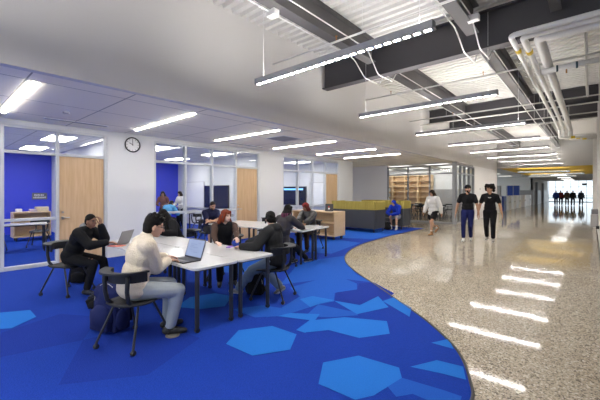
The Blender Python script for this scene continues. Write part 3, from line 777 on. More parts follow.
# lamps hung over the corridor
def hanging_lamp():
    root = thing('linear_pendant_lamp', '', 'lamp', (0, 0, 0), 0, 'linear lamps hung over the corridor')
    L = 2.74
    h = MB(); h.box(-L / 2, L / 2, -.045, -.037, 0, .085); h.box(-L / 2, L / 2, .037, .045, 0, .085); h.box(-L / 2, L / 2, -.037, .037, .012, .016); h.box(-L / 2, L / 2, -.0371, -.021, .001, .009); h.box(-L / 2, L / 2, .021, .0371, .001, .009)
    for k in range(25): x = -L / 2 + .004 + (L - .008) * k / 24; h.box(x - .022, x + .022, -.037, .037, -.001, .0035)
    h.build('housing', M['fix'], root)
    e = MB(); e.box(-L / 2 + .01, L / 2 - .01, -.021, .021, .004, .009); e.build('lit_lens', M['lens'], root)
    MB().box(-L / 2 + .01, L / 2 - .01, -.036, .036, .077, .082).build('uplight_strip', M['lensup'], root)
    u = MB()
    for sx in (-1, 1): u.box(sx * L / 2 - .004, sx * L / 2 + .004, -.047, .047, -.002, .087)
    u.build('end_cap', M['fixend'], root)
    for sx in (-1.22, 1.22):
        c = MB(); c.cyl((sx, 0, .082), (sx, 0, ZD - 3.28), .0035, 6); c.cyl((sx, 0, ZD - 3.30), (sx, 0, ZD - 3.28), .05); c.build('cable', M['conduit'], root)
    return root
HL = hanging_lamp(); ordn = ['first', 'second', 'third', 'fourth', 'fifth', 'sixth', 'seventh', 'last']
for i, y in enumerate((3.5, 6.6, 9.82, 12.85, 15.75, 18.85, 21.9, 25.2)):
    lab = f'{ordn[i]} of the eight suspended linear lamps, counting down the corridor'
    if i == 0: HL.location = (-2.6, y, 3.28); HL['label'] = lab
    else: dup(HL, (-2.6, y, 3.28), 0, lab)
for y in (.35, -2.8): 
    o = dup(HL, (-2.6, y, 3.28), 0, 'suspended linear lamp of the same row, behind the viewpoint', 'linear lamps behind the viewpoint')
# slot lights in the low ceiling
def slot():
    root = thing('recessed_slot_light', '', 'light', (0, 0, 0), 0, 'slot lights in the low ceiling')
    MB().box(-1.28, 1.28, -.036, .036, -.004, .001).build('light_frame', M['white'], root)
    MB().box(-1.26, 1.26, -.025, .025, -.018, -.0045).build('lit_lens', M['lens2'], root)
    return root
SL = slot()
wh = ['above the first classroom glass', 'past the clock', 'above the second classroom', 'before the square ceiling grille’s far neighbour', 'above the third classroom', 'above the sofas']
wh = ['above the first classroom glass', 'next after the clock', 'above the second classroom glass', 'fourth in the row from the clock end', 'above the third classroom glass', 'last before the sofas']
for i, y in enumerate((1.0, 3.34, 5.55, 7.85, 10.2, 12.1)):
    lab = f'white recessed slot light in the low ceiling, {wh[i]}'
    if i == 0: SL.location = (-6.8, y, ZC - .0005); SL['label'] = lab
    else: dup(SL, (-6.8, y, ZC - .0005), 0, lab)
for y in (-1.4, -3.8): dup(SL, (-6.8, y, ZC - .0005), 0, 'recessed slot light of the same row, behind the viewpoint', 'slot lights behind the viewpoint')
# flat panels in the rooms
def panel():
    root = thing('ceiling_panel_light', '', 'light', (0, 0, 0), 0, 'panel lights in the rooms')
    MB().box(-.62, .62, -.31, .31, -.004, .001).build('light_frame', M['white'], root)
    MB().box(-.59, .59, -.28, .28, -.009, -.0045).build('lit_lens', M['lens3'], root)
    return root
PL = panel(); first = True
spots = [(x, y, f'square lit ceiling panel in the {r} classroom, {a}') for r, ys in (('first', (2.5, 0.1, -2.3)), ('second', (5.2, 7.6)), ('third', (10.0, 12.4))) for y, k in zip(ys, ('window end', 'second row', 'third row')) for x, a in ((-11.0, f'near the glass, {k}'), (-14.0, f'near the blue wall, {k}'))]
lib = [(x, y, f'lit ceiling panel in the library room, {a}, {b}') for y, b in ((18.4, 'row by the front glass'), (20.4, 'middle row'), (22.4, 'row by the bookcases')) for x, a in ((-10.6, 'behind the grey wall'), (-8.3, 'middle'), (-6.2, 'by the side glass'))]
for x, y, lab in spots:
    if first: PL.location = (x, y, ZC - .0005); PL['label'] = lab; first = False
    else: dup(PL, (x, y, ZC - .0005), 0, lab)
LP = panel(); LP.scale = (1, 1.9, 1)
for c_ in kids(LP):
    if c_.name.startswith('lit_lens'): c_.data.materials[0] = M['lens4']
for i, (x, y, lab) in enumerate(lib):
    if i == 0: LP.location = (x, y, ZC - .0005); LP['label'] = lab
    else: dup(LP, (x, y, ZC - .0005), 0, lab)
wl_ = thing('added_wash_light', 'added long lamp on the library ceiling, there to brighten the bookcases', 'light', (-8.8, 21.5, ZC))  # extra lamp added to brighten the library interior
MB().box(-3, 3, -.05, .03, -.14, .001).build('housing', M['white'], wl_); MB().box(-2.97, 2.97, .031, .036, -.135, -.01).build('lit_lens', M['lens3'], wl_)
FP = dup(PL, (-2.5, 41.8, 3.2395), 0, 'lit panel in the far corridor ceiling, right behind the yellow ceiling', 'far corridor panel lights')
for c_ in kids(FP):
    if c_.name.startswith('lit_lens'): c_.data = c_.data.copy(); c_.data.materials[0] = M['lens6']
for k, y in enumerate((44, 50, 56, 62)): dup(FP, (-2.5, y, 3.2395), 0, f'lit panel in the far corridor ceiling, {ordn[k]} past the yellow ceiling', 'far corridor panel lights')
for k, y in enumerate((31, 37, 43)): dup(LP, (-7.3, y, 3.3195), 0, f'lit panel over the locker bay, {ordn[k]} from the bulkhead', 'locker bay panel lights')
# vents, grille, sprinkler stud, clock
def slot_vent(y0, y1, lab):
    root = thing('slot_diffuser', lab, 'vent', (0, 0, ZC), 0, 'slot diffusers')
    MB().box(-8.18, -8.06, y0, y1, -.006, .001).build('vent_frame', M['white'], root)
    s = MB()
    for k in (0, 1): s.box(-8.165 + k * .055, -8.125 + k * .055, y0 + .02, y1 - .02, -.0085, -.0062)
    s.build('slot', M['fixend'], root)
slot_vent(1.6, 2.75, 'thin dark slot diffuser in the ceiling above the first maple door')
slot_vent(6.1, 7.4, 'thin dark slot diffuser in the ceiling above the second maple door')
slot_vent(10.6, 11.8, 'thin dark slot diffuser in the ceiling above the third maple door')
r = thing('return_grille', 'square grey air grille in the low ceiling between two slot lights', 'vent', (-6.35, 6.55, ZC))
MB().box(-.36, .36, -.36, .36, -.006, .001).build('vent_frame', M['white'], r)
g = MB()
for k in range(16): g.box(-.32, .32, -.32 + k * .041, -.30 + k * .041, -.012, -.0065)
g.build('grille', M['fix'], r)
tag(MB().cyl((-7.2, 1.75, ZC - .03), (-7.2, 1.75, ZC + .001), .05).build('ceiling_sprinkler', M['fix'], None), 'small round sprinkler cover in the ceiling tile by the first slot light', 'sprinkler')
ck = thing('wall_clock', 'round black-rimmed clock on the white wall beside the first classroom door', 'clock', (XW + .08, 3.54, 2.78))
mb = MB(); ringp = [(0.02, .178 * math.cos(a), .178 * math.sin(a)) for a in [2 * PI * i / 32 for i in range(33)]]
mb.tube(ringp, .016, 8); mb.build('rim', M['black'], ck, smooth=True)
MB().cyl((0, 0, 0), (.018, 0, 0), .175, 32).build('dial', M['white'], ck)
mb = MB()
for i in range(12):
    a = i * PI / 6; c, s_ = math.cos(a), math.sin(a)
    mb.box(-.001, .001, -.005, .005, .125, .155, 0, Matrix.Rotation(a, 3, 'X'), (.0195, 0, 0))
mb.build('hour_marks', M['black'], ck)
MB().box(-.001, .001, -.006, .006, -.02, .125, 0, None, (.022, 0, 0)).build('minute_hand', M['black'], ck)
MB().box(-.001, .001, -.007, .007, -.02, .09, 0, Matrix.Rotation(math.radians(60), 3, 'X'), (.0205, 0, 0)).build('hour_hand', M['black'], ck)
# plates, boxes on the walls
tag(MB().box(0, .012, -.04, .04, -.06, .06).build('wall_plate', M['fixend'], None, bev=.003, loc=(XS, 21.9, 1.75)), 'small dark switch plate on the white wall past the library glass', 'switch')
wb = thing('wall_box', 'grey metal box mounted at waist height on the corridor side wall', 'box', (XR, 14.5, .45))
MB().box(-.19, 0, -.2, .2, 0, .42).build('box_body', M['fix'], wb, bev=.02); MB().box(-.17, 0, -.18, .18, .42, .58).build('box_top', M['fixend'], wb, bev=.02)
tag(MB().cyl((.0, 0, 0), (.07, 0, 0), .045).build('wall_socket', M['black'], None, loc=(XR - .07, 12.2, .62)), 'small dark round socket low on the corridor side wall', 'socket')
fd = thing('floor_box', 'round metal floor outlet cover on the carpet by the chair in front', 'outlet', (-3.49, 1.84, .006))
MB().cyl((0, 0, 0), (0, 0, .006), .075, 24).build('cover', mat('dull_brass', (.30, .27, .20), .5, .6), fd); MB().cyl((0, 0, .006), (0, 0, .008), .05, 20).build('lid', mat('dull_nickel', (.34, .33, .29), .45, .6), fd)

# ================================================================== FURNITURE
def make_chair():
    r = thing('student_chair', '', 'chair', (0, 0, 0), 0, None)
    s = MB()                                   # dished seat shell
    nx, ny = 9, 9; g = []
    for j in range(ny):
        for i in range(nx):
            u, v = -1 + 2 * i / (nx - 1), -1 + 2 * j / (ny - 1)
            w = .225 - .02 * (v < -.5) * abs(v)
            x = u * w * math.sqrt(1 - .28 * v * v); y = v * .215 * math.sqrt(1 - .22 * u * u)
            z = .452 + .016 * u * u - .012 * (1 - v * v) - (.02 * v * v if v > .6 else 0)
            g.append((x, y, z))
    n = nx * ny
    fs = [(j * nx + i, j * nx + i + 1, (j + 1) * nx + i + 1, (j + 1) * nx + i) for j in range(ny - 1) for i in range(nx - 1)]
    s.add(g, fs); o = s.build('seat', M['seat'], r, smooth=True)
    so = o.modifiers.new('shell', 'SOLIDIFY'); so.thickness = .022; so.offset = -1
    b = MB(); N = 18; vs = []; 
    for k in range(N + 1):
        a = math.radians(198 + 144 * k / N); c, q = math.cos(a), math.sin(a)
        y0 = .02
        ins, out = (.225 * c, y0 + .245 * q), (.30 * c, y0 + .365 * q)
        mid = (.243 * c, y0 + .265 * q)
        vs += [(ins[0], ins[1], .675), (ins[0], ins[1], .785), (out[0], out[1], .797), (out[0], out[1], .778), (mid[0], mid[1], .766), (mid[0], mid[1], .675)]
    fs = [(k * 6 + e, (k + 1) * 6 + e, (k + 1) * 6 + (e + 1) % 6, k * 6 + (e + 1) % 6) for k in range(N) for e in range(6)]
    fs += [tuple(range(6)), tuple(N * 6 + e for e in reversed(range(6)))]
    b.add(vs, fs); b.build('backrest', M['seat'], r)
    for sx in (-1, 1):
        u = MB(); pts = [(sx * .13, -.16, .445), (sx * .135, -.215, .50), (sx * .14, -.235, .60), (sx * .145, -.232, .735)]
        for p, q in zip(pts, pts[1:]): u.cap(p, .021, q, .021, 8)
        u.build('back_upright', M['seat'], r, smooth=True)
        for sy in (-1, 1):
            l = MB(); top = V((sx * .15, sy * .10, .43)); ft = V((sx * .235, sy * .255, .055))
            l.tube([V((0, sy * .09, .432)), top, top.lerp(ft, .08), ft, ft - V((0, 0, .012))], .0125, 8)
            lo = l.build('leg', M['blackm'], r, smooth=True)
            c = MB(); c.cyl(ft + V((-.016, 0, -.03)), ft + V((.016, 0, -.03)), .0245, 12); c.sph(ft - V((0, 0, .012)), (.017, .017, .02), seg=10, rings=6)
            c.build('caster', M['black'], lo)
    return r
CH = make_chair(); used = [False]
def chair(x, y, face, label, group=None, z=.006):
    if not used[0]:
        used[0] = True; CH.location = (x, y, z); CH.rotation_euler = (0, 0, heading(*face)); CH['label'] = label
        if group: CH['group'] = group
        return CH
    return dup(CH, (x, y, z), heading(*face), label, group)

def make_table():
    r = thing('folding_table', '', 'table')
    t = MB(); t.prism(rrect(1.52, .61, .07, 6), .712, .740); tp = t.build('tabletop', [M['top']], r, bev=.004)
    e = MB(); e.prism(rrect(1.524, .614, .072, 6), .714, .734); e.build('edge_band', M['edge'], tp)
    f = MB(); f.box(-.62, .62, -.03, .03, .672, .711); 
    for sx in (-1, 1): f.box(sx * .66 - .03, sx * .66 + .03, -.22, .22, .685, .711)
    f.build('under_frame', M['blackm'], r)
    for sx in (-1, 1):
        for sy in (-1, 1):
            l = MB(); l.cyl((sx * .69, sy * .235, .06), (sx * .69, sy * .235, .712), .026, 14); lo = l.build('leg', M['blackm'], r, smooth=False)
            c = MB(); c.cyl((sx * .69 - .016, sy * .235, .028), (sx * .69 + .016, sy * .235, .028), .028, 14); c.cyl((sx * .69, sy * .235, .03), (sx * .69, sy * .235, .065), .02, 10); c.build('caster', M['black'], lo)
    return r
TB = make_table(); tused = [False]
def table(x, y, rz, label, group=None, z=.006):
    if not tused[0]:
        tused[0] = True; TB.location = (x, y, z); TB.rotation_euler = (0, 0, rz); TB['label'] = label
        if group: TB['group'] = group
        return TB
    return dup(TB, (x, y, z), rz, label, group)
table(-4.04, 2.295, 0, 'white table holding the open laptop of the person in the cream fleece', 'white folding tables')
table(-4.04, 2.91, 0, 'white table where the red-haired student and the black hoodie lean', 'white folding tables')
table(-5.565, 2.295, 0, 'white table holding the laptop of the student resting a cheek on one hand', 'white folding tables')
table(-5.565, 2.91, 0, 'white table in front of the long-haired student holding a phone', 'white folding tables')
ra = math.atan2(.37, 3.03); ex = V((math.cos(ra), math.sin(ra))); ey = V((-ex.y, ex.x)); pv = V((-4.7, 5.42))
for i, (a, b, lab) in enumerate(((.76, .305, 'white table beside the student with pink and black braids'), (.76, .92, 'white table under the arms of the student in the shiny black jacket'), (2.285, .305, 'white table at which the man in the navy polo sits'), (2.285, .92, 'white table with an empty chair behind it by the second door'))):
    c = pv - ex * a + ey * b; table(c.x, c.y, ra, lab, 'white folding tables')

G1 = 'black student chairs'
chair(-3.66, 1.50, (-.40, .92), 'black chair under the person in the cream fleece, back toward us', G1)
chair(-6.22, 1.54, (.88, .47), 'black chair under the student resting a cheek on one hand', G1)
chair(-3.60, 3.50, (-.93, -.36), 'black chair under the person in the black hoodie with jeans', G1)
chair(-4.98, 3.66, (.35, -.94), 'black chair of the red-haired student in the dark top', G1)
chair(-6.36, 3.60, (-.5, -.86), 'black chair of the long-haired student holding a phone', G1)
chair(-4.93, 4.98, (-.05, 1), 'black chair of the student with pink and black braids', G1)
chair(-5.83, 7.12, (.15, -1), 'black chair of the student in the shiny black jacket', G1)
chair(-8.16, 5.36, (1, -.05), 'black chair of the man in the navy polo shirt', G1)
chair(-7.35, 6.85, (.1, -1), 'empty black chair behind the white table by the second door', G1)

def laptop(x, y, z, rz, lab, m, tilt=105, w=.36, d=.245, lines=True):
    r = thing('laptop', lab, 'laptop', (x, y, z), rz)
    MB().box(-w / 2, w / 2, -d / 2, d / 2, 0, .014).build('base', m, r, bev=.004)
    MB().box(-w * .43, w * .43, -d * .08, d * .40, .0141, .0155).build('keyboard', M['keys'], r)
    MB().box(-w * .16, w * .16, -d * .44, -d * .14, .0141, .0150).build('touchpad', M['laptopg'], r)
    a = math.radians(tilt - 90); R = Matrix.Rotation(-a, 3, 'X'); o = V((0, d / 2, .012))
    li = MB().box(-w / 2, w / 2, -.004, .004, 0, d, 0, R, o).build('lid', m, r, bev=.003)
    MB().box(-w / 2 + .012, w / 2 - .012, -.0056, -.0044, .018, d - .014, 0, R, o).build('screen', M['screen'], li)
    if lines:
        mb = MB()
        for (a0, a1, b0) in ((-.12, .02, .17), (-.12, -.03, .15), (-.12, .06, .13), (.04, .10, .19), (-.12, -.05, .10), (-.02, .07, .07)): mb.box(a0, a1, -.0062, -.0057, b0, b0 + .005, 0, R, o)
        mb.build('screen_text', mat('screen_ink', (.12, .16, .26), .6), li)
    return r
TZ = .7465
laptop(-3.80, 2.155, TZ, .04, 'open dark laptop with a pale lit screen, used by the person in cream fleece', M['laptop'], 108)
laptop(-5.80, 2.10, TZ, heading(.80, .60), 'open silver grey laptop in front of the student resting a cheek', M['laptopg'], 112, .33, .23, False)
# small things on the tables
ph = thing('phone', 'small phone with a purple case lying before the red-haired student', 'phone', (-4.18, 3.13, TZ), .6)
MB().prism(rrect(.075, .15, .012, 3), 0, .009).build('case', mat('purple_case', (.18, .06, .42), .5), ph)
nb = tag(MB().prism(rrect(.22, .15, .01, 3), 0, .008).build('notebook', mat('salmon_cover', (.62, .17, .13), .6), None, loc=(-5.86, 1.98 - .1, TZ)), 'thin salmon red notebook beside the silver laptop', 'notebook')
nb.rotation_euler = (0, 0, .6); nb.location = (-5.74, 1.83 + .26 - .14, TZ)
nb.location = (-5.60, 2.03, TZ)
pd = thing('tablet', 'thin dark tablet lying before the student in the shiny black jacket', 'tablet', (-5.45, 6.1, TZ), .3)
MB().prism(rrect(.25, .18, .012, 3), 0, .009).build('tablet_body', M['laptop'], pd); MB().box(-.115, .115, -.08, .08, .009, .0095).build('glass_face', M['tvscreen'], pd)
pp = tag(MB().box(-.12, .12, -.09, .09, 0, .004).build('paper_sheet', mat('lilac_paper', (.45, .40, .52), .8), None, loc=(-5.02, 5.78, TZ)), 'pale lilac paper on the table by the braided student', 'paper')

# ---- backpacks and bags
def backpack(x, y, rz, lab, m, s=1.0, lie=0.0, m2=None, z=.006):
    r = thing('backpack', lab, 'backpack', (x, y, z), rz)
    r.rotation_euler = (lie, 0, rz)
    zo = .11 if lie else 0
    b = MB(); b.sph((0, 0, .22 * s), (.17 * s, .105 * s, .235 * s)); b.box(-.15 * s, .15 * s, -.09 * s, .07 * s, .012, .27 * s); b.cap((-.10 * s, 0, .34 * s), .085 * s, (.10 * s, 0, .34 * s), .085 * s)
    blob('bag_body', b, m, r, .012, 6)
    p = MB(); p.box(-.115 * s, .115 * s, .06 * s, .135 * s, .03, .20 * s); p.sph((0, .08 * s, .14 * s), (.135 * s, .085 * s, .12 * s)); blob('front_pocket', p, m2 or m, r, .012, 5)
    for sx in (-1, 1):
        t = MB(); t.tube([(sx * .07 * s, -.07 * s, .40 * s), (sx * .09 * s, -.15 * s, .34 * s), (sx * .10 * s, -.15 * s, .20 * s), (sx * .12 * s, -.11 * s, .06 * s)], .017 * s, 8); t.build('shoulder_strap', M['black'], r, smooth=True)
        q = MB(); q.sph((sx * .165 * s, .01, .12 * s), (.035 * s, .065 * s, .10 * s)); blob('side_pocket', q, m2 or m, r, .011, 3)
    h = MB(); h.tube([(-.04, -.03, .42 * s), (-.03, -.03, .465 * s), (.03, -.03, .465 * s), (.04, -.03, .42 * s)], .011, 8); h.build('handle', M['black'], r, smooth=True)
    zp = MB(); zp.tube([(.172 * s * math.cos(a), .045 * s, .23 * s + .205 * s * math.sin(a)) for a in [PI * i / 16 for i in range(17)]], .004, 6); zp.build('zipper', M['fix'], r)
    return r
navy = cloth('navy_nylon', (.012, .018, .085), .2, 120); blk = cloth('black_nylon', (.011, .011, .013), .2, 120)
backpack(-4.20, 1.46, heading(.3, -1), 'full navy blue backpack standing by the chair of the cream fleece', navy, 1.24, 0, navy)
backpack(-6.74, 1.84, heading(.8, -.6), 'black backpack standing behind the chair of the cheek-resting student', blk, .84)
backpack(-5.12, 1.50, heading(.5, .86), 'black bag lying on its side on the carpet beside the navy backpack', blk, .80, -1.25, None, .085)
backpack(-3.92, 3.42, heading(.4, -1), 'black backpack on the carpet between the legs of the hoodie wearer', blk, .80)
tg = MB(); tg.box(-.05, .05, .108, .112, .09, .105); 

# ---- maple credenza on casters
def credenza(x, y, rz, lab, L=1.85, D=.62, Hh=.93, z=.006, open_front=True):
    r = thing('credenza', lab, 'cabinet', (x, y, z), rz); b0 = .12
    MB().box(-L / 2, L / 2, -D / 2, D / 2, Hh - .035, Hh).build('cabinet_top', M['maple2'], r, bev=.003)
    for sx in (-1, 1): MB().box(sx * L / 2 - (.03 if sx > 0 else 0), sx * L / 2 + (.03 if sx < 0 else 0), -D / 2, D / 2, b0, Hh - .036).build('side_panel', M['maple2'], r, bev=.002)
    MB().box(-L / 2 + .031, L / 2 - .031, -D / 2, D / 2, b0, b0 + .03).build('bottom_panel', M['maple2'], r)
    MB().box(-L / 2 + .031, L / 2 - .031, D / 2 - .03, D / 2 - .01, b0 + .031, Hh - .037).build('back_panel', M['maple2'], r)
    MB().box(-L / 2 + .031, L / 2 - .031, -D / 2 + .06, D / 2 - .031, .52, .545).build('shelf', M['maple2'], r)
    for sx in (-1, 1):
        for sy in (-1, 1):
            c = MB(); cx, cy = sx * (L / 2 - .09), sy * (D / 2 - .09); c.cyl((cx - .018, cy, .05), (cx + .018, cy, .05), .05); c.box(cx - .03, cx + .03, cy - .03, cy + .03, .085, b0); c.build('caster', M['black'], r)
    return r
credenza(-7.20, 9.16, 0, 'long maple credenza on casters behind the shiny black jacket')
ds = thing('display_stand', 'small black display leaning on the maple credenza', 'display', (-6.68, 9.1, .936), .35)
MB().box(-.14, .14, -.012, .012, 0, .25, 0, Matrix.Rotation(-.22, 3, 'X')).build('display_panel', M['black'], ds, bev=.006)
MB().box(-.12, .12, 0, .13, 0, .012).build('display_foot', M['black'], ds)
mb = MB(); Rr = Matrix.Rotation(-.22, 3, 'X'); mb.box(-.03, .01, -.0145, -.0125, .12, .17, 0, Rr); mb.build('red_mark', mat('red_print', (.5, .03, .03), .6), ds)
mb = MB(); mb.box(-.03, .03, -.0145, -.0125, .06, .11, 0, Rr); mb.build('white_mark', M['white'], ds)

# ---- high-backed sofas
def ribs(mb, x0, x1, y0, y1, z0, z1, n, axis='x'):
    for k in range(n):
        if axis == 'x':
            a, b = x0 + (x1 - x0) * k / n, x0 + (x1 - x0) * (k + 1) / n; w = (b - a) / 2
            pts = rrect(b - a - .004, y1 - y0, min(w, .04) * .95, 3, (a + b) / 2, (y0 + y1) / 2)
        else:
            a, b = y0 + (y1 - y0) * k / n, y0 + (y1 - y0) * (k + 1) / n; w = (b - a) / 2
            pts = rrect(x1 - x0, b - a - .004, min(w, .04) * .95, 3, (x0 + x1) / 2, (a + b) / 2)
        mb.prism(pts, z0, z1)
def sofa(x, y, rz, lab, L=2.05, D=.86, slant=False):
    r = thing('booth_sofa', lab, 'sofa', (x, y, .006), rz, 'high-backed sofas'); t = .13
    # local: open side +Y
    MB().box(-L / 2, L / 2, -D / 2, -D / 2 + t, .13, .87).build('back_panel', M['char'], r, bev=.03)
    mb = MB(); ribs(mb, -L / 2, L / 2, -D / 2 - .012, -D / 2 + t + .012, .872, 1.2, 26); mb.build('back_band', M['mustard'], r, smooth=False)
    for sx in (-1, 1):
        x0, x1 = (L / 2 - t, L / 2) if sx > 0 else (-L / 2, -L / 2 + t)
        fr = D / 2 - (.16 if slant else .02)
        w = MB(); R = Matrix(((0, 0, 1), (1, 0, 0), (0, 1, 0)))
        w.prism([(-D / 2 + t + .001, .13), (D / 2, .13), (fr + .05, .87), (-D / 2 + t + .001, .87)], x0, x1, 0, R); w.build('wing_panel', M['char'], r, bev=.02)
        mb = MB(); ribs(mb, x0 - .012, x1 + .012, -D / 2 + t + .014, fr + .03, .872, 1.2, 7, 'y'); mb.build('wing_band', M['mustard'], r)
    MB().box(-L / 2 + t + .002, L / 2 - t - .002, -D / 2 + t + .002, D / 2 - .02, .14, .32).build('seat_base', M['char'], r, bev=.01)
    MB().box(-L / 2 + t + .004, L / 2 - t - .004, -D / 2 + t + .004, D / 2 - .01, .321, .45).build('seat_cushion', M['char'], r, bev=.035)
    for sx in (-1, 1):
        for sy in (-1, 1): MB().cyl((sx * (L / 2 - .07), sy * (D / 2 - .06), 0), (sx * (L / 2 - .07), sy * (D / 2 - .06), .135), .022).build('leg', M['black'], r)
    return r
sofa(-7.32, 11.98, 0, 'charcoal booth sofa with mustard ribbed top, its back to the credenza')
sofa(-6.98, 13.72, PI, 'charcoal booth sofa with mustard ribbed top holding the person in the blue hoodie', slant=True)

# ================================================================== ROOMS BEHIND THE GLASS
def tv(x, y, z, rz, lab, w=1.85, h=1.03, lit=False):
    r = thing('wall_tv', lab, 'TV', (x, y, z), rz)
    MB().box(-w / 2, w / 2, -.06, 0, -h / 2, h / 2).build('tv_frame', M['black'], r, bev=.008)
    MB().box(-w / 2 + .03, w / 2 - .03, -.063, -.061, -h / 2 + .03, h / 2 - .03).build('tv_screen', M['tvscreen'], r)
    if lit:
        mb = MB(); mb.box(-w / 2 + .2, w / 2 - .2, -.0645, -.0635, h / 2 - .2, h / 2 - .1); mb.build('lit_stripe', mat('lit_blue_band', (.1, .2, .4), .4, emit=(.12, .35, .75), es=1.0), r)
    return r
tv(-12.75, 8.84, 1.36, 0, 'large dark TV on the white wall of the second classroom')
tv(-12.5, 13.74, 1.36, 0, 'large TV with a blue lit band on the wall of the third classroom', lit=True)
def wboard(x, y, z, w, lab):
    r = thing('whiteboard', lab, 'whiteboard', (x, y, z)); h = 1.22
    MB().box(-w / 2, w / 2, -.02, 0, -h / 2, h / 2).build('board_panel', M['whiteboard'], r)
    f = MB()
    for a0, a1, b0, b1 in ((-w / 2 - .02, w / 2 + .02, h / 2, h / 2 + .02), (-w / 2 - .02, w / 2 + .02, -h / 2 - .02, -h / 2), (-w / 2 - .02, -w / 2, -h / 2, h / 2), (w / 2, w / 2 + .02, -h / 2, h / 2)): f.box(a0, a1, -.03, 0, b0, b1)
    f.build('board_frame', M['fix'], r); MB().box(-w / 2, w / 2, -.09, -.001, -h / 2 - .04, -h / 2 - .021).build('pen_tray', M['alu'], r)
    return r
wboard(-14.75, 8.845, 1.44, 1.95, 'whiteboard next to the large dark TV in the second classroom')
wboard(-10.4, 13.745, 1.44, 1.9, 'whiteboard next to the TV with the blue band in the third classroom')
tag(MB().box(-.05, .05, -.02, 0, -.09, .09).build('wall_plate', M['black'], None, bev=.003, loc=(-11.35, 8.85, 1.35)), 'small black control panel on the wall right of the dark TV', 'panel')  # a control panel, not a light switch
tag(MB().box(-.07, .07, -.02, 0, -.07, .07).build('wall_plate', M['fixend'], None, bev=.003, loc=(-9.1, 13.75, 1.28)), 'small dark panel near the third maple door', 'panel')  # plain wall panel, not a light switch
sg = thing('wall_sign', 'grey sign with two rows of pale lettering on the blue wall', 'sign', (XB + .002, 3.07, 1.42))
MB().box(0, .015, -.24, .24, -.13, .13).build('sign_plate', M['signgrey'], sg, bev=.004)
mb = MB()
for row, (z, xs) in enumerate(((.045, (-.15, -.10, -.05, .0, .06, .11)), (-.05, (-.18, -.13, -.08, -.03, .02, .07, .12, .17)))):
    for i, yy in enumerate(xs): mb.box(.0152, .0172, yy - .018, yy + .018, z - .032, z + .032 - .012 * ((i + row) % 2))
mb.build('sign_lettering', M['signtext'], sg)
credenza(-13.95, 2.42, PI / 2, 'maple cabinet against the blue wall of the first classroom', L=.98, D=.5)
for (dy, w, h, m, lab) in ((-.32, .14, .10, M['white'], 'small white box on the maple cabinet by the blue wall'), (.05, .2, .08, mat('lilac_box', (.42, .36, .55), .7), 'lilac packet on the maple cabinet by the blue wall'), (.28, .34, .15, mat('beige_box', (.60, .53, .40), .7), 'beige carton on the maple cabinet by the blue wall')):
    tag(MB().box(-.12, .12, -w / 2, w / 2, 0, h).build('carton', m, None, bev=.006, loc=(-13.95, 2.42 + dy, .937)), lab, 'box')
table(-11.4, 1.55, PI / 2 - .15, 'white table in the first classroom seen through the glass', 'classroom tables')
table(-11.9, -1.0, PI / 2, 'white table deeper in the first classroom beyond the frame', 'classroom tables')
chair(-12.15, 2.3, (.9, -.4), 'dark chair by the maple cabinet in the first classroom', 'classroom chairs')
chair(-12.1, 1.3, (1, 0), 'dark chair behind the white table of the first classroom', 'classroom chairs')
chair(-10.7, 2.75, (-.7, -.7), 'dark chair next to the maple door inside the first classroom', 'classroom chairs')
table(-12.85, 6.72, 0.5, 'white table among the three people in the second classroom', 'classroom tables')
table(-10.6, 7.4, 0.1, 'white table near the dark TV in the second classroom', 'classroom tables')
chair(-12.2, 6.1, (-.5, .86), 'dark chair under the person in the light blue jacket', 'classroom chairs')
chair(-10.9, 6.8, (0, 1), 'dark chair at the table near the dark TV', 'classroom chairs')
table(-11.0, 11.4, 0.0, 'white table in the third classroom', 'classroom tables')
chair(-10.8, 10.7, (0, 1), 'dark chair at the white table of the third classroom', 'classroom chairs')
# library: bookcases and tables
def bookcase(x, lab):
    r = thing('bookcase', lab, 'bookcase', (x, 23.16, 0), 0, 'library bookcases'); w, h, d = .94, 2.75, .42
    for sx in (-1, 1): MB().box(sx * w / 2 - (.03 if sx > 0 else 0), sx * w / 2 + (.03 if sx < 0 else 0), -d / 2, d / 2, 0, h).build('side_panel', M['maple2'], r)
    MB().box(-w / 2 + .031, w / 2 - .031, d / 2 - .02, d / 2, 0, h).build('back_panel', M['maple'], r)  # darker veneer puts the shade inside the shelves into the colour
    for k in range(8): MB().box(-w / 2 + .031, w / 2 - .031, -d / 2, d / 2 - .021, .045 + k * .378, .088 + k * .378).build('shelf', M['maple2'], r)
    return r
bcs = [(-11.55, 'maple bookcase with grey books, first from the grey wall'), (-10.6, 'empty maple bookcase, second from the grey wall'), (-9.65, 'empty maple bookcase, third from the grey wall'), (-8.7, 'empty maple bookcase next to the white library wall')]
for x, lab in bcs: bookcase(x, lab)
greys = [mat(f'book_grey_{i}', c, .7) for i, c in enumerate(((.45, .45, .46), (.25, .25, .28), (.6, .6, .6), (.12, .13, .2)))]
for row, z in enumerate((.088 + 2 * .378, .088 + 3 * .378, .088 + 4 * .378)):
    for k in range(9):
        h = .22 + .05 * random.random()
        tag(MB().box(-.018, .018, -.11, .09, 0, h).build('book', random.choice(greys), None, loc=(-11.92 + k * .072, 23.1, z)), 'grey book standing in the bookcase nearest the grey wall', 'book', 'grey books on the library shelves')
for i, (x, y) in enumerate(((-9.0, 19.4), (-7.2, 19.9), (-8.6, 21.9), (-6.55, 21.9))):
    nm = ('behind the blue-hooded sitter', 'behind the walking woman', 'in front of the bookcases', 'by the side glass')[i]
    table(x, y, 0, f'white table in the library room {nm}', 'library tables', 0)
    for k, (dx, dy, f) in enumerate(((-.4, -.62, (0, 1)), (.4, -.62, (.1, 1)), (-.4, .62, (0, -1)), (.4, .62, (.1, -1)))):
        chair(x + dx, y + dy, f, 'dark blue-black chair around the white tables of the library room', 'library chairs', 0)
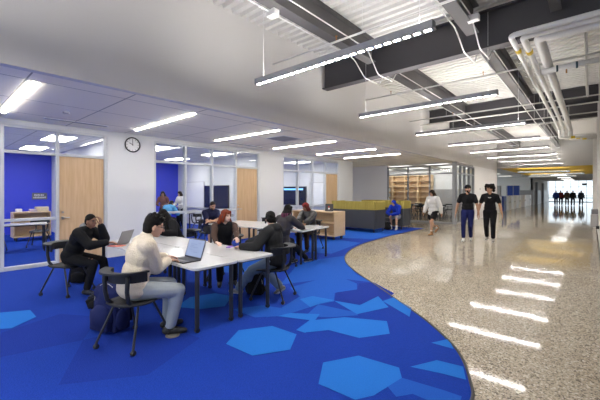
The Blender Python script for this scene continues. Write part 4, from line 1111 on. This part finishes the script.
# lockers beyond the bulkhead
def locker(x, y, w, d, h, m, lab, rz=0, grp=None, doors=1):
    r = thing('locker', lab, 'locker', (x, y, 0), rz, grp)
    MB().box(-w / 2, w / 2, -d / 2, d / 2, 0, h).build('locker_body', m, r, bev=.006)
    for k in range(doors):
        a = -w / 2 + w * k / doors
        dr = MB().box(a + .02, a + w / doors - .02, -d / 2 - .018, -d / 2 - .001, .08, h - .04).build('locker_door', m, r, bev=.004)
        MB().box(a + .05, a + .075, -d / 2 - .035, -d / 2 - .0185, h * .5, h * .5 + .14).build('locker_handle', M['fixend'], dr)
    return r
low = [(29.3, 'white'), (31.2, 'blue'), (33.4, 'white'), (35.9, 'white'), (38.8, 'white'), (42.2, 'white'), (46, 'white')]
ci = 0
for y, c in low:
    nm = 'blue waist-high locker in the row of white ones beyond the bulkhead' if c == 'blue' else f'white waist-high locker beyond the grey bulkhead, {ordn[ci]} white one down the row'
    if c == 'white': ci += 1
    locker(-5.55, y, 1.15, .5, 1.22, M['locker_b'] if c == 'blue' else M['locker_w'], nm, PI / 2, 'waist-high lockers', 2)
for i, (x, c, nm) in enumerate(((-7.4, 'g', 'tall grey locker at the bay end next to the tall white one'), (-6.85, 'w', 'tall white locker between a grey and a blue one'), (-6.3, 'b', 'tall blue locker next to the tall white one'), (-5.75, 'b', 'tall blue locker at the corridor end of the tall row'))):
    locker(x, 40, .48, .5, 2.2, M['locker_' + c], nm, 0, 'tall lockers')
for y, nm in ((50.0, 'first'), (57.0, 'second')): tag(MB().box(-5.26, -5.02, y, y + .25, 0, 2.75).build('door_post', M['dalu'], None), f'dark upright post on the far corridor wall, {nm} past the lockers', 'post')
# long pale panels below the yellow ceiling; glow and top strips added to brighten it
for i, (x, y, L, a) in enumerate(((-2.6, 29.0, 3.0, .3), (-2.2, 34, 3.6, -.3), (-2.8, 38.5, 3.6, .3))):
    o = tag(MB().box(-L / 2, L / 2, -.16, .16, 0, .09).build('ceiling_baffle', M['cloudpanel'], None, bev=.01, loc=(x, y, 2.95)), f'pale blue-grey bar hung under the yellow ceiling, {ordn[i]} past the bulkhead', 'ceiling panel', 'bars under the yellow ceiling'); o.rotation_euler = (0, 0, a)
    MB().box(-L / 2 + .05, L / 2 - .05, -.12, .12, .0905, .094).build('uplight_strip', M['lens5'], o)
tag(MB().box(-.25, .25, -.03, .03, -.14, .14).build('exit_sign', M['black'], None, loc=(-.75, 58, 2.55)), 'small dark hanging sign near the bright far doors', 'sign')

# ================================================================== PEOPLE
cream = cloth('cream_fleece', (.70, .61, .49), .8, 60, .10)
blackc = cloth('black_cotton', (.010, .010, .012)); black2 = cloth('washed_black_cotton', (.022, .022, .024)); navyc = cloth('navy_cotton', (.014, .016, .05))
jean = cloth('light_denim', (.40, .44, .47), .25, 130); jean2 = cloth('washed_denim', (.22, .28, .36), .25, 130)
puff = mat('shiny_black_nylon', (.012, .012, .014), .32, noise=.3, nscale=40, bump=.3)
mesh_ = cloth('brown_mesh', (.085, .05, .04)); greyk = cloth('grey_knit', (.055, .05, .055)); greyh = cloth('pale_grey_jersey', (.34, .34, .36))
whitec = cloth('white_fleece', (.66, .65, .64), .5); blueh = cloth('royal_blue_fleece', (.012, .04, .42)); lightb = cloth('light_blue_shell', (.10, .36, .66)); blueP = cloth('blue_jersey', (.014, .018, .095))
brn = HAIRM('black', (.009, .007, .006)); dkb = HAIRM('dark_brown', (.02, .012, .008)); red = HAIRM('auburn', (.20, .035, .012)); pink = mat('magenta_hair', (.16, .008, .07), .5)
shb = {'m': mat('black_shoe', (.012, .012, .013), .5), 'sole': M['black']}; shw = {'m': mat('white_shoe', (.62, .61, .60), .6)}; shg = {'m': mat('grey_suede', (.30, .28, .25), .8)}
shbw = {'m': mat('black_shoe', (.012, .012, .013), .5), 'sole': M['white'], 'sock': M['white']}
tan = {'m': mat('tan_suede', (.30, .145, .05), .8), 'sole': M['fixend'], 'high': .07}

def L(loc, face, w):
    """world point to the figure's local frame"""
    a = heading(*face); p = V(w) - V((loc[0], loc[1], .006)); return Matrix.Rotation(-a, 3, 'Z') @ p
# cream fleece, typing
lo, f = (-3.68, 1.50, .006), (.16, .99)
person('person in a cream fleece and light jeans typing on a dark laptop, back toward us', lo, f,
  dict(hip=.575, lean=.24, tw=-.03, yaw=-.12, pitch=.28, hand_r=L(lo, f, (-3.72, 1.90, .795)), hand_l=L(lo, f, (-3.93, 1.98, .80)), elb_r=(.35, -.3, -1), elb_l=(-.7, -.5, -.8), hd_r=(-.25, 1, -.05), hd_l=(.15, 1, -.05), curl_r=.5, curl_l=.5,
       ank_r=(.07, .36, .085), ank_l=(-.14, .40, .085), knee_r=(.25, 1, .7), knee_l=(-.1, 1, .6), toe_r=(.55, 1, 0), toe_l=(0, 1, 0)),
  dict(skin='light', s=1.0, hs=1.03, fat=1.05, hairm=brn, hair='short', glasses=True, band=('r', mat('orange_band', (.7, .22, .05), .6)), top=dict(name='fleece', m=cream, inf=.040, hem=.02, collar=True, si=.85), legs=dict(name='jeans', m=jean, inf=.02), shoes=shb, vox=.007))
# cheek on hand
lo, f = (-6.16, 1.58, .006), (.77, .64)
person('student in a black jacket over a grey hood resting a cheek on one hand', lo, f,
  dict(hip=.572, lean=.50, yaw=-.15, pitch=.12, hand_r=L(lo, f, (-5.72, 1.93, .80)), hand_l=(.0, .46, 1.06), elb_l=(-.25, .5, -1), elb_r=(1, -.1, -.5), hd_l=(.0, -.10, 1), pn_l=(0, -1, 0), hd_r=(-.25, 1, 0), curl_l=.6,
       ank_r=(.10, .30, .085), ank_l=(-.14, .50, .085), toe_r=(.2, 1, 0)),
  dict(skin='brown', hs=.9, hairm=brn, hair='crop', s=.97, top=dict(name='jacket', m=blackc, inf=.035, hem=.0, si=.9, inner=greyh), legs=dict(name='ripped_trousers', m=blackc, inf=.012, rips=True), shoes=dict(m=shb['m'], sole=M['black']), vox=.007))
# long black hair, phone
lo, f = (-6.38, 3.48, .006), (-.1, -1)
person('student with long black hair and black jacket looking at a phone', lo, f,
  dict(hip=.572, lean=.42, yaw=-.30, pitch=.38, hand_l=L(lo, f, (-6.08, 2.98, .83)), hand_r=L(lo, f, (-6.33, 2.94, .85)), hd_l=(.4, 1, .1), hd_r=(-.2, 1, .25), curl_l=.9, curl_r=.9),
  dict(skin='pale', hairm=brn, hair='long', hl=.36, s=.95, glasses=True, top=dict(name='jacket', m=blackc, inf=.04, si=.9), legs=dict(m=blackc), shoes=shb, vox=.009))
p2 = L(lo, f, (-6.25, 2.86, .87))
phn = thing('phone', 'bluish phone held up by the student with long black hair', 'phone', (-6.22, 2.83, .80), .1)
MB().box(-.04, .04, -.006, .006, 0, .15, 0, Matrix.Rotation(-.5, 3, 'X')).build('phone_body', M['laptop'], phn, bev=.003); MB().box(-.035, .035, .0065, .0075, .008, .142, 0, Matrix.Rotation(-.5, 3, 'X')).build('phone_screen', M['screen'], phn)
# red hair
lo, f = (-4.95, 3.58, .006), (.86, -.50)
person('red-haired student with dark headphones and a sheer black top leaning on the table', lo, f,
  dict(hip=.572, lean=.30, yaw=.72, pitch=.02, hand_r=L(lo, f, (-4.52, 3.12, .785)), hand_l=L(lo, f, (-4.18, 3.28, .785)), elb_l=(-1, -.2, -.4), elb_r=(1, -.2, -.5), hd_l=(-.0, 1, -.1), hd_r=(-.4, 1, -.1), ank_l=(-.15, .3, .085), ank_r=(.1, .3, .085)),
  dict(skin='pale', hairm=red, hair='wavy', hl=.07, s=.95, phones=True, top=dict(name='sheer_top', m=[mesh_, blackc], core=.125, inf=.02, si=.5), legs=dict(m=blackc), shoes=shb, vox=.007))
vb = bpy.data.objects
# black hoodie
lo, f = (-3.58, 3.54, .006), (-.95, -.31)
person('person in a washed black hoodie and jeans seen from behind, facing the red-haired student', lo, f,
  dict(hip=.575, lean=.16, yaw=-.95, pitch=.06, hand_l=L(lo, f, (-3.88, 3.12, .785)), hand_r=L(lo, f, (-3.95, 3.22, .79)), elb_l=(-.6, -.3, -.8), elb_r=(.8, -.3, -.7), hd_l=(.3, 1, 0), ank_l=(-.08, .62, .085), ank_r=(.16, .02, .12), knee_l=(0, 1, .8), knee_r=(.2, 1, .2), toe_l=(-.1, 1, .1), toe_r=(.1, .8, -.55)),
  dict(skin='light', hairm=brn, hair='shaggy', s=.93, top=dict(name='hoodie', m=black2, inf=.045, hem=.03, hood=True, si=.95), legs=dict(name='jeans', m=jean2, inf=.03), shoes=shg, vox=.008))
# braids
lo, f = (-4.92, 5.04, .006), (-.02, 1)
person('student with long pink and black braids and a grey sweater, back toward us', lo, f,
  dict(hip=.575, lean=.22, yaw=-.35, pitch=.15, hand_l=(-.2, .52, .785), hand_r=(.10, .56, .79), elb_l=(-1, -.2, -.5), elb_r=(1, -.1, -.5), ank_l=(-.1, .46, .085), ank_r=(.10, .70, .085), knee_r=(0, 1, .7)),
  dict(skin='brown', hairm=brn, hair2=pink, hair='braids', hl=.42, s=.97, top=dict(name='sweater', m=greyk, inf=.04, hem=.02, si=.95), legs=dict(m=blackc), shoes=shbw, vox=.009))
# shiny jacket
lo, f = (-5.80, 7.06, .006), (.15, -.99)
person('student with reddish braids and a shiny black puffer jacket writing at the table', lo, f,
  dict(hip=.575, lean=.32, yaw=-.45, pitch=.22, hand_l=L(lo, f, (-5.48, 6.48, .79)), hand_r=L(lo, f, (-5.68, 6.42, .79)), elb_l=(-1, -.1, -.4), elb_r=(1, -.1, -.4), ank_l=(-.12, .40, .085), ank_r=(.12, .45, .085)),
  dict(skin='mid', hairm=HAIRM('red_braid', (.13, .02, .015)), hair='braids', hl=.3, s=.97, hat=dict(name='headscarf', m=cloth('red_scarf', (.26, .03, .03)), wrap=True), top=dict(name='puffer_jacket', m=puff, inf=.05, puff=True, hood=False), legs=dict(m=cloth('dark_brown', (.04, .025, .02))), shoes=shb, vox=.009))
# navy polo
lo, f = (-8.12, 5.37, .006), (.97, -.24)
person('man in a navy polo shirt with folded arms leaning on a white table', lo, f,
  dict(hip=.575, lean=.34, yaw=.10, pitch=.38, hand_l=(.12, .46, .785), hand_r=(-.08, .42, .79), elb_l=(-1, .1, -.5), elb_r=(1, .1, -.5), hd_l=(1, .2, 0), hd_r=(-1, .2, 0), ank_l=(-.13, .38, .085), ank_r=(.14, .42, .085)),
  dict(skin='tan', hairm=dkb, hair='crop', beard=True, s=1.03, fat=1.1, top=dict(name='polo_shirt', m=navyc, inf=.03, sleeve=.62, collar=True, cords=True), legs=dict(name='shorts', m=cloth('dark_grey', (.02, .02, .025)), len=.95), shoes=shb, vox=.009))
# blue hoodie on the sofa
lo, f = (-6.27, 13.50, .006), (.05, -1)
person('person in a royal blue hoodie with the hood up bending forward on the sofa', lo, f,
  dict(hip=.575, lean=.62, yaw=-.25, pitch=.35, hand_l=(.06, .50, .62), hand_r=(.14, .46, .60), elb_l=(-.8, -.2, -.4), elb_r=(.8, -.2, -.4), hd_l=(.2, .6, -.8), hd_r=(-.2, .6, -.8), ank_l=(-.14, .46, .085), ank_r=(.12, .42, .085)),
  dict(skin='tan', hairm=brn, hair=None, s=1.0, top=dict(name='hoodie', m=blueh, inf=.045, hoodup=True, hood=True), legs=dict(name='shorts', m=cloth('grey_short', (.28, .28, .30)), len=.85, inf=.03), shoes=dict(m=shw['m'], sock=M['white']), vox=.010))
backpack(-6.42, 12.86, heading(.2, -1), 'black bag on the carpet at the feet of the blue-hooded person', blk, .78)
# walkers
lo, f = (-4.36, 12.35, 0), (-.30, -.95)
person('woman in a white oversized hoodie, black shorts and tan boots walking past', lo, f,
  dict(sit=False, hip=.90, lean=.03, yaw=-.25, pitch=.05, hand_l=(-.30, -.06, .82), hand_r=(.30, .12, .84), pn_l=(1, 0, 0), ank_l=(-.08, .20, .10), ank_r=(.10, -.34, .24), knee_l=(0, 1, .1), knee_r=(0, 1, .1), toe_l=(0, 1, .0), toe_r=(0, .75, -.66)),
  dict(skin='tan', hairm=dkb, hair='long', hl=.30, s=.97, top=dict(name='hoodie', m=whitec, inf=.05, hem=.09, si=.85), legs=dict(name='shorts', m=blackc, len=.55, inf=.03), shoes=dict(tan, sock=M['white']), vox=.009))
lo, f = (-3.02, 11.65, 0), (.16, -.99)
person('bearded man in a black cap, black tee and blue joggers walking down the corridor', lo, f,
  dict(sit=False, hip=.965, lean=.02, yaw=.55, pitch=.02, hand_l=(-.33, .06, .86), hand_r=(.36, .02, .86), ank_l=(-.08, -.12, .10), ank_r=(.10, .20, .09), knee_l=(0, 1, .1), knee_r=(0, 1, .1), toe_r=(.1, 1, .05)),
  dict(skin='tan', hairm=brn, hair='crop', beard=True, s=1.07, hs=1.0, fat=1.0, w=1.0, hat=dict(name='backward_cap', m=blackc, brim=-1), top=dict(name='tee_shirt', m=blackc, inf=.02, sleeve=.6, lo='short'), legs=dict(name='joggers', m=blueP, inf=.012, len=1.84), shoes=shw, vox=.009))
lo, f = (-2.47, 12.1, 0), (.12, -.99)
person('man with curly dark hair, black tee and black joggers walking down the corridor', lo, f,
  dict(sit=False, hip=.965, lean=.02, yaw=-.5, pitch=.0, hand_l=(-.34, .05, .86), hand_r=(.35, .02, .86), ank_l=(-.10, .16, .09), ank_r=(.10, -.16, .11), knee_l=(0, 1, .1), knee_r=(0, 1, .1)),
  dict(skin='tan', hairm=brn, hair='curly', s=1.07, hs=1.0, fat=.98, w=.98, top=dict(name='tee_shirt', m=blackc, inf=.02, sleeve=.62, lo='short', emblem=True), legs=dict(name='joggers', m=blackc, inf=.016, len=1.84), shoes=shg, vox=.009))
# second classroom
lo, f = (-12.2, 6.16, .006), (-.45, .89)
person('person in a light blue jacket bent over a table inside the second classroom', lo, f, dict(hip=.575, lean=.5, pitch=.5, hand_l=(-.2, .5, .79), hand_r=(.2, .5, .79)),
  dict(skin='mid', hairm=brn, hair='crop', s=1.0, top=dict(name='jacket', m=lightb, inf=.05), legs=dict(m=blackc), shoes=shb, vox=.013))
lo, f = (-13.95, 6.95, .006), (.66, -.75)
person('woman in a rust brown top with dark curls standing in the second classroom', lo, f, dict(sit=False, hip=.88, lean=.12, yaw=.2, hand_l=(-.12, .26, 1.0), hand_r=(.12, .26, 1.0), hd_l=(1, .2, 0), hd_r=(-1, .2, 0)),
  dict(skin='mid', hairm=brn, hair='wavy', hl=.25, s=.94, top=dict(name='blouse', m=cloth('rust', (.16, .06, .05)), inf=.025), legs=dict(m=blackc), shoes=shb, vox=.013))
lo, f = (-13.35, 7.45, .006), (.2, -.98)
person('woman in a white coat with long dark hair standing in the second classroom', lo, f, dict(sit=False, hip=.88, lean=.12, yaw=-.2, hand_l=(-.14, .3, .98), hand_r=(.14, .3, .98)),
  dict(skin='pale', hairm=dkb, hair='long', hl=.25, s=.94, top=dict(name='white_coat', m=whitec, inf=.035, hem=.2), legs=dict(m=blackc), shoes=shb, vox=.013))
# far corridor
for (x, y, top, lg, lab) in ((-3.15, 48.6, (.03, .06, .28), (.02, .03, .10), 'person in blue at the outer edge of the far corridor group'), (-2.75, 49.2, (.22, .04, .04), (.015, .015, .03), 'person in dark red in the far corridor group'), (-2.15, 48.7, (.10, .07, .05), (.03, .03, .03), 'person in brown in the middle of the far corridor'), (-1.62, 48.4, (.02, .02, .02), (.02, .02, .025), 'person in black in the far corridor'), (-.95, 50.2, (.06, .08, .12), (.04, .05, .08), 'person walking alone near the bright far doors')):
    far_i = lab.split()[2] + lab.split()[3]
    person(lab, (x, y, 0), (.1, -1), dict(sit=False, hip=.93, ank_l=(-.1, .12, .09), ank_r=(.1, -.14, .1)),
      dict(skin='mid', hairm=brn, hair='crop', s=1.03, fat=.85, w=.88, top=dict(name='jacket', m=cloth(far_i + '_top', top), inf=.04), legs=dict(m=cloth(far_i + '_leg', lg)), shoes=shb, vox=.017))

# ================================================================== LIGHT, CAMERA
w = bpy.data.worlds.new('sky'); sc.world = w; w.use_nodes = True
bg = w.node_tree.nodes['Background']; bg.inputs['Color'].default_value = (.80, .90, 1.0, 1); bg.inputs['Strength'].default_value = .7
cam = bpy.data.cameras.new('camera'); co = bpy.data.objects.new('camera', cam); COL.objects.link(co)
cam.sensor_width = 36; cam.lens = 36 * 333 / 600; cam.shift_y = (191.5 - 200) / 600; cam.clip_start = .05; cam.clip_end = 300
co.location = (0, 0, 1.6); co.rotation_euler = (PI / 2, 0, math.radians(41.25))
sc.camera = co
vs_ = sc.view_settings; vs_.view_transform = 'Standard'; vs_.look = 'None'; vs_.gamma = 1; vs_.use_curve_mapping = False; vs_.exposure = 1.42
cy = sc.cycles; cy.use_denoising = True; cy.max_bounces = 8; cy.diffuse_bounces = 5; cy.glossy_bounces = 4; cy.transparent_max_bounces = 16; cy.transmission_bounces = 4; cy.sample_clamp_indirect = 60
try: cy.denoiser = 'OPENIMAGEDENOISE'
except Exception: pass
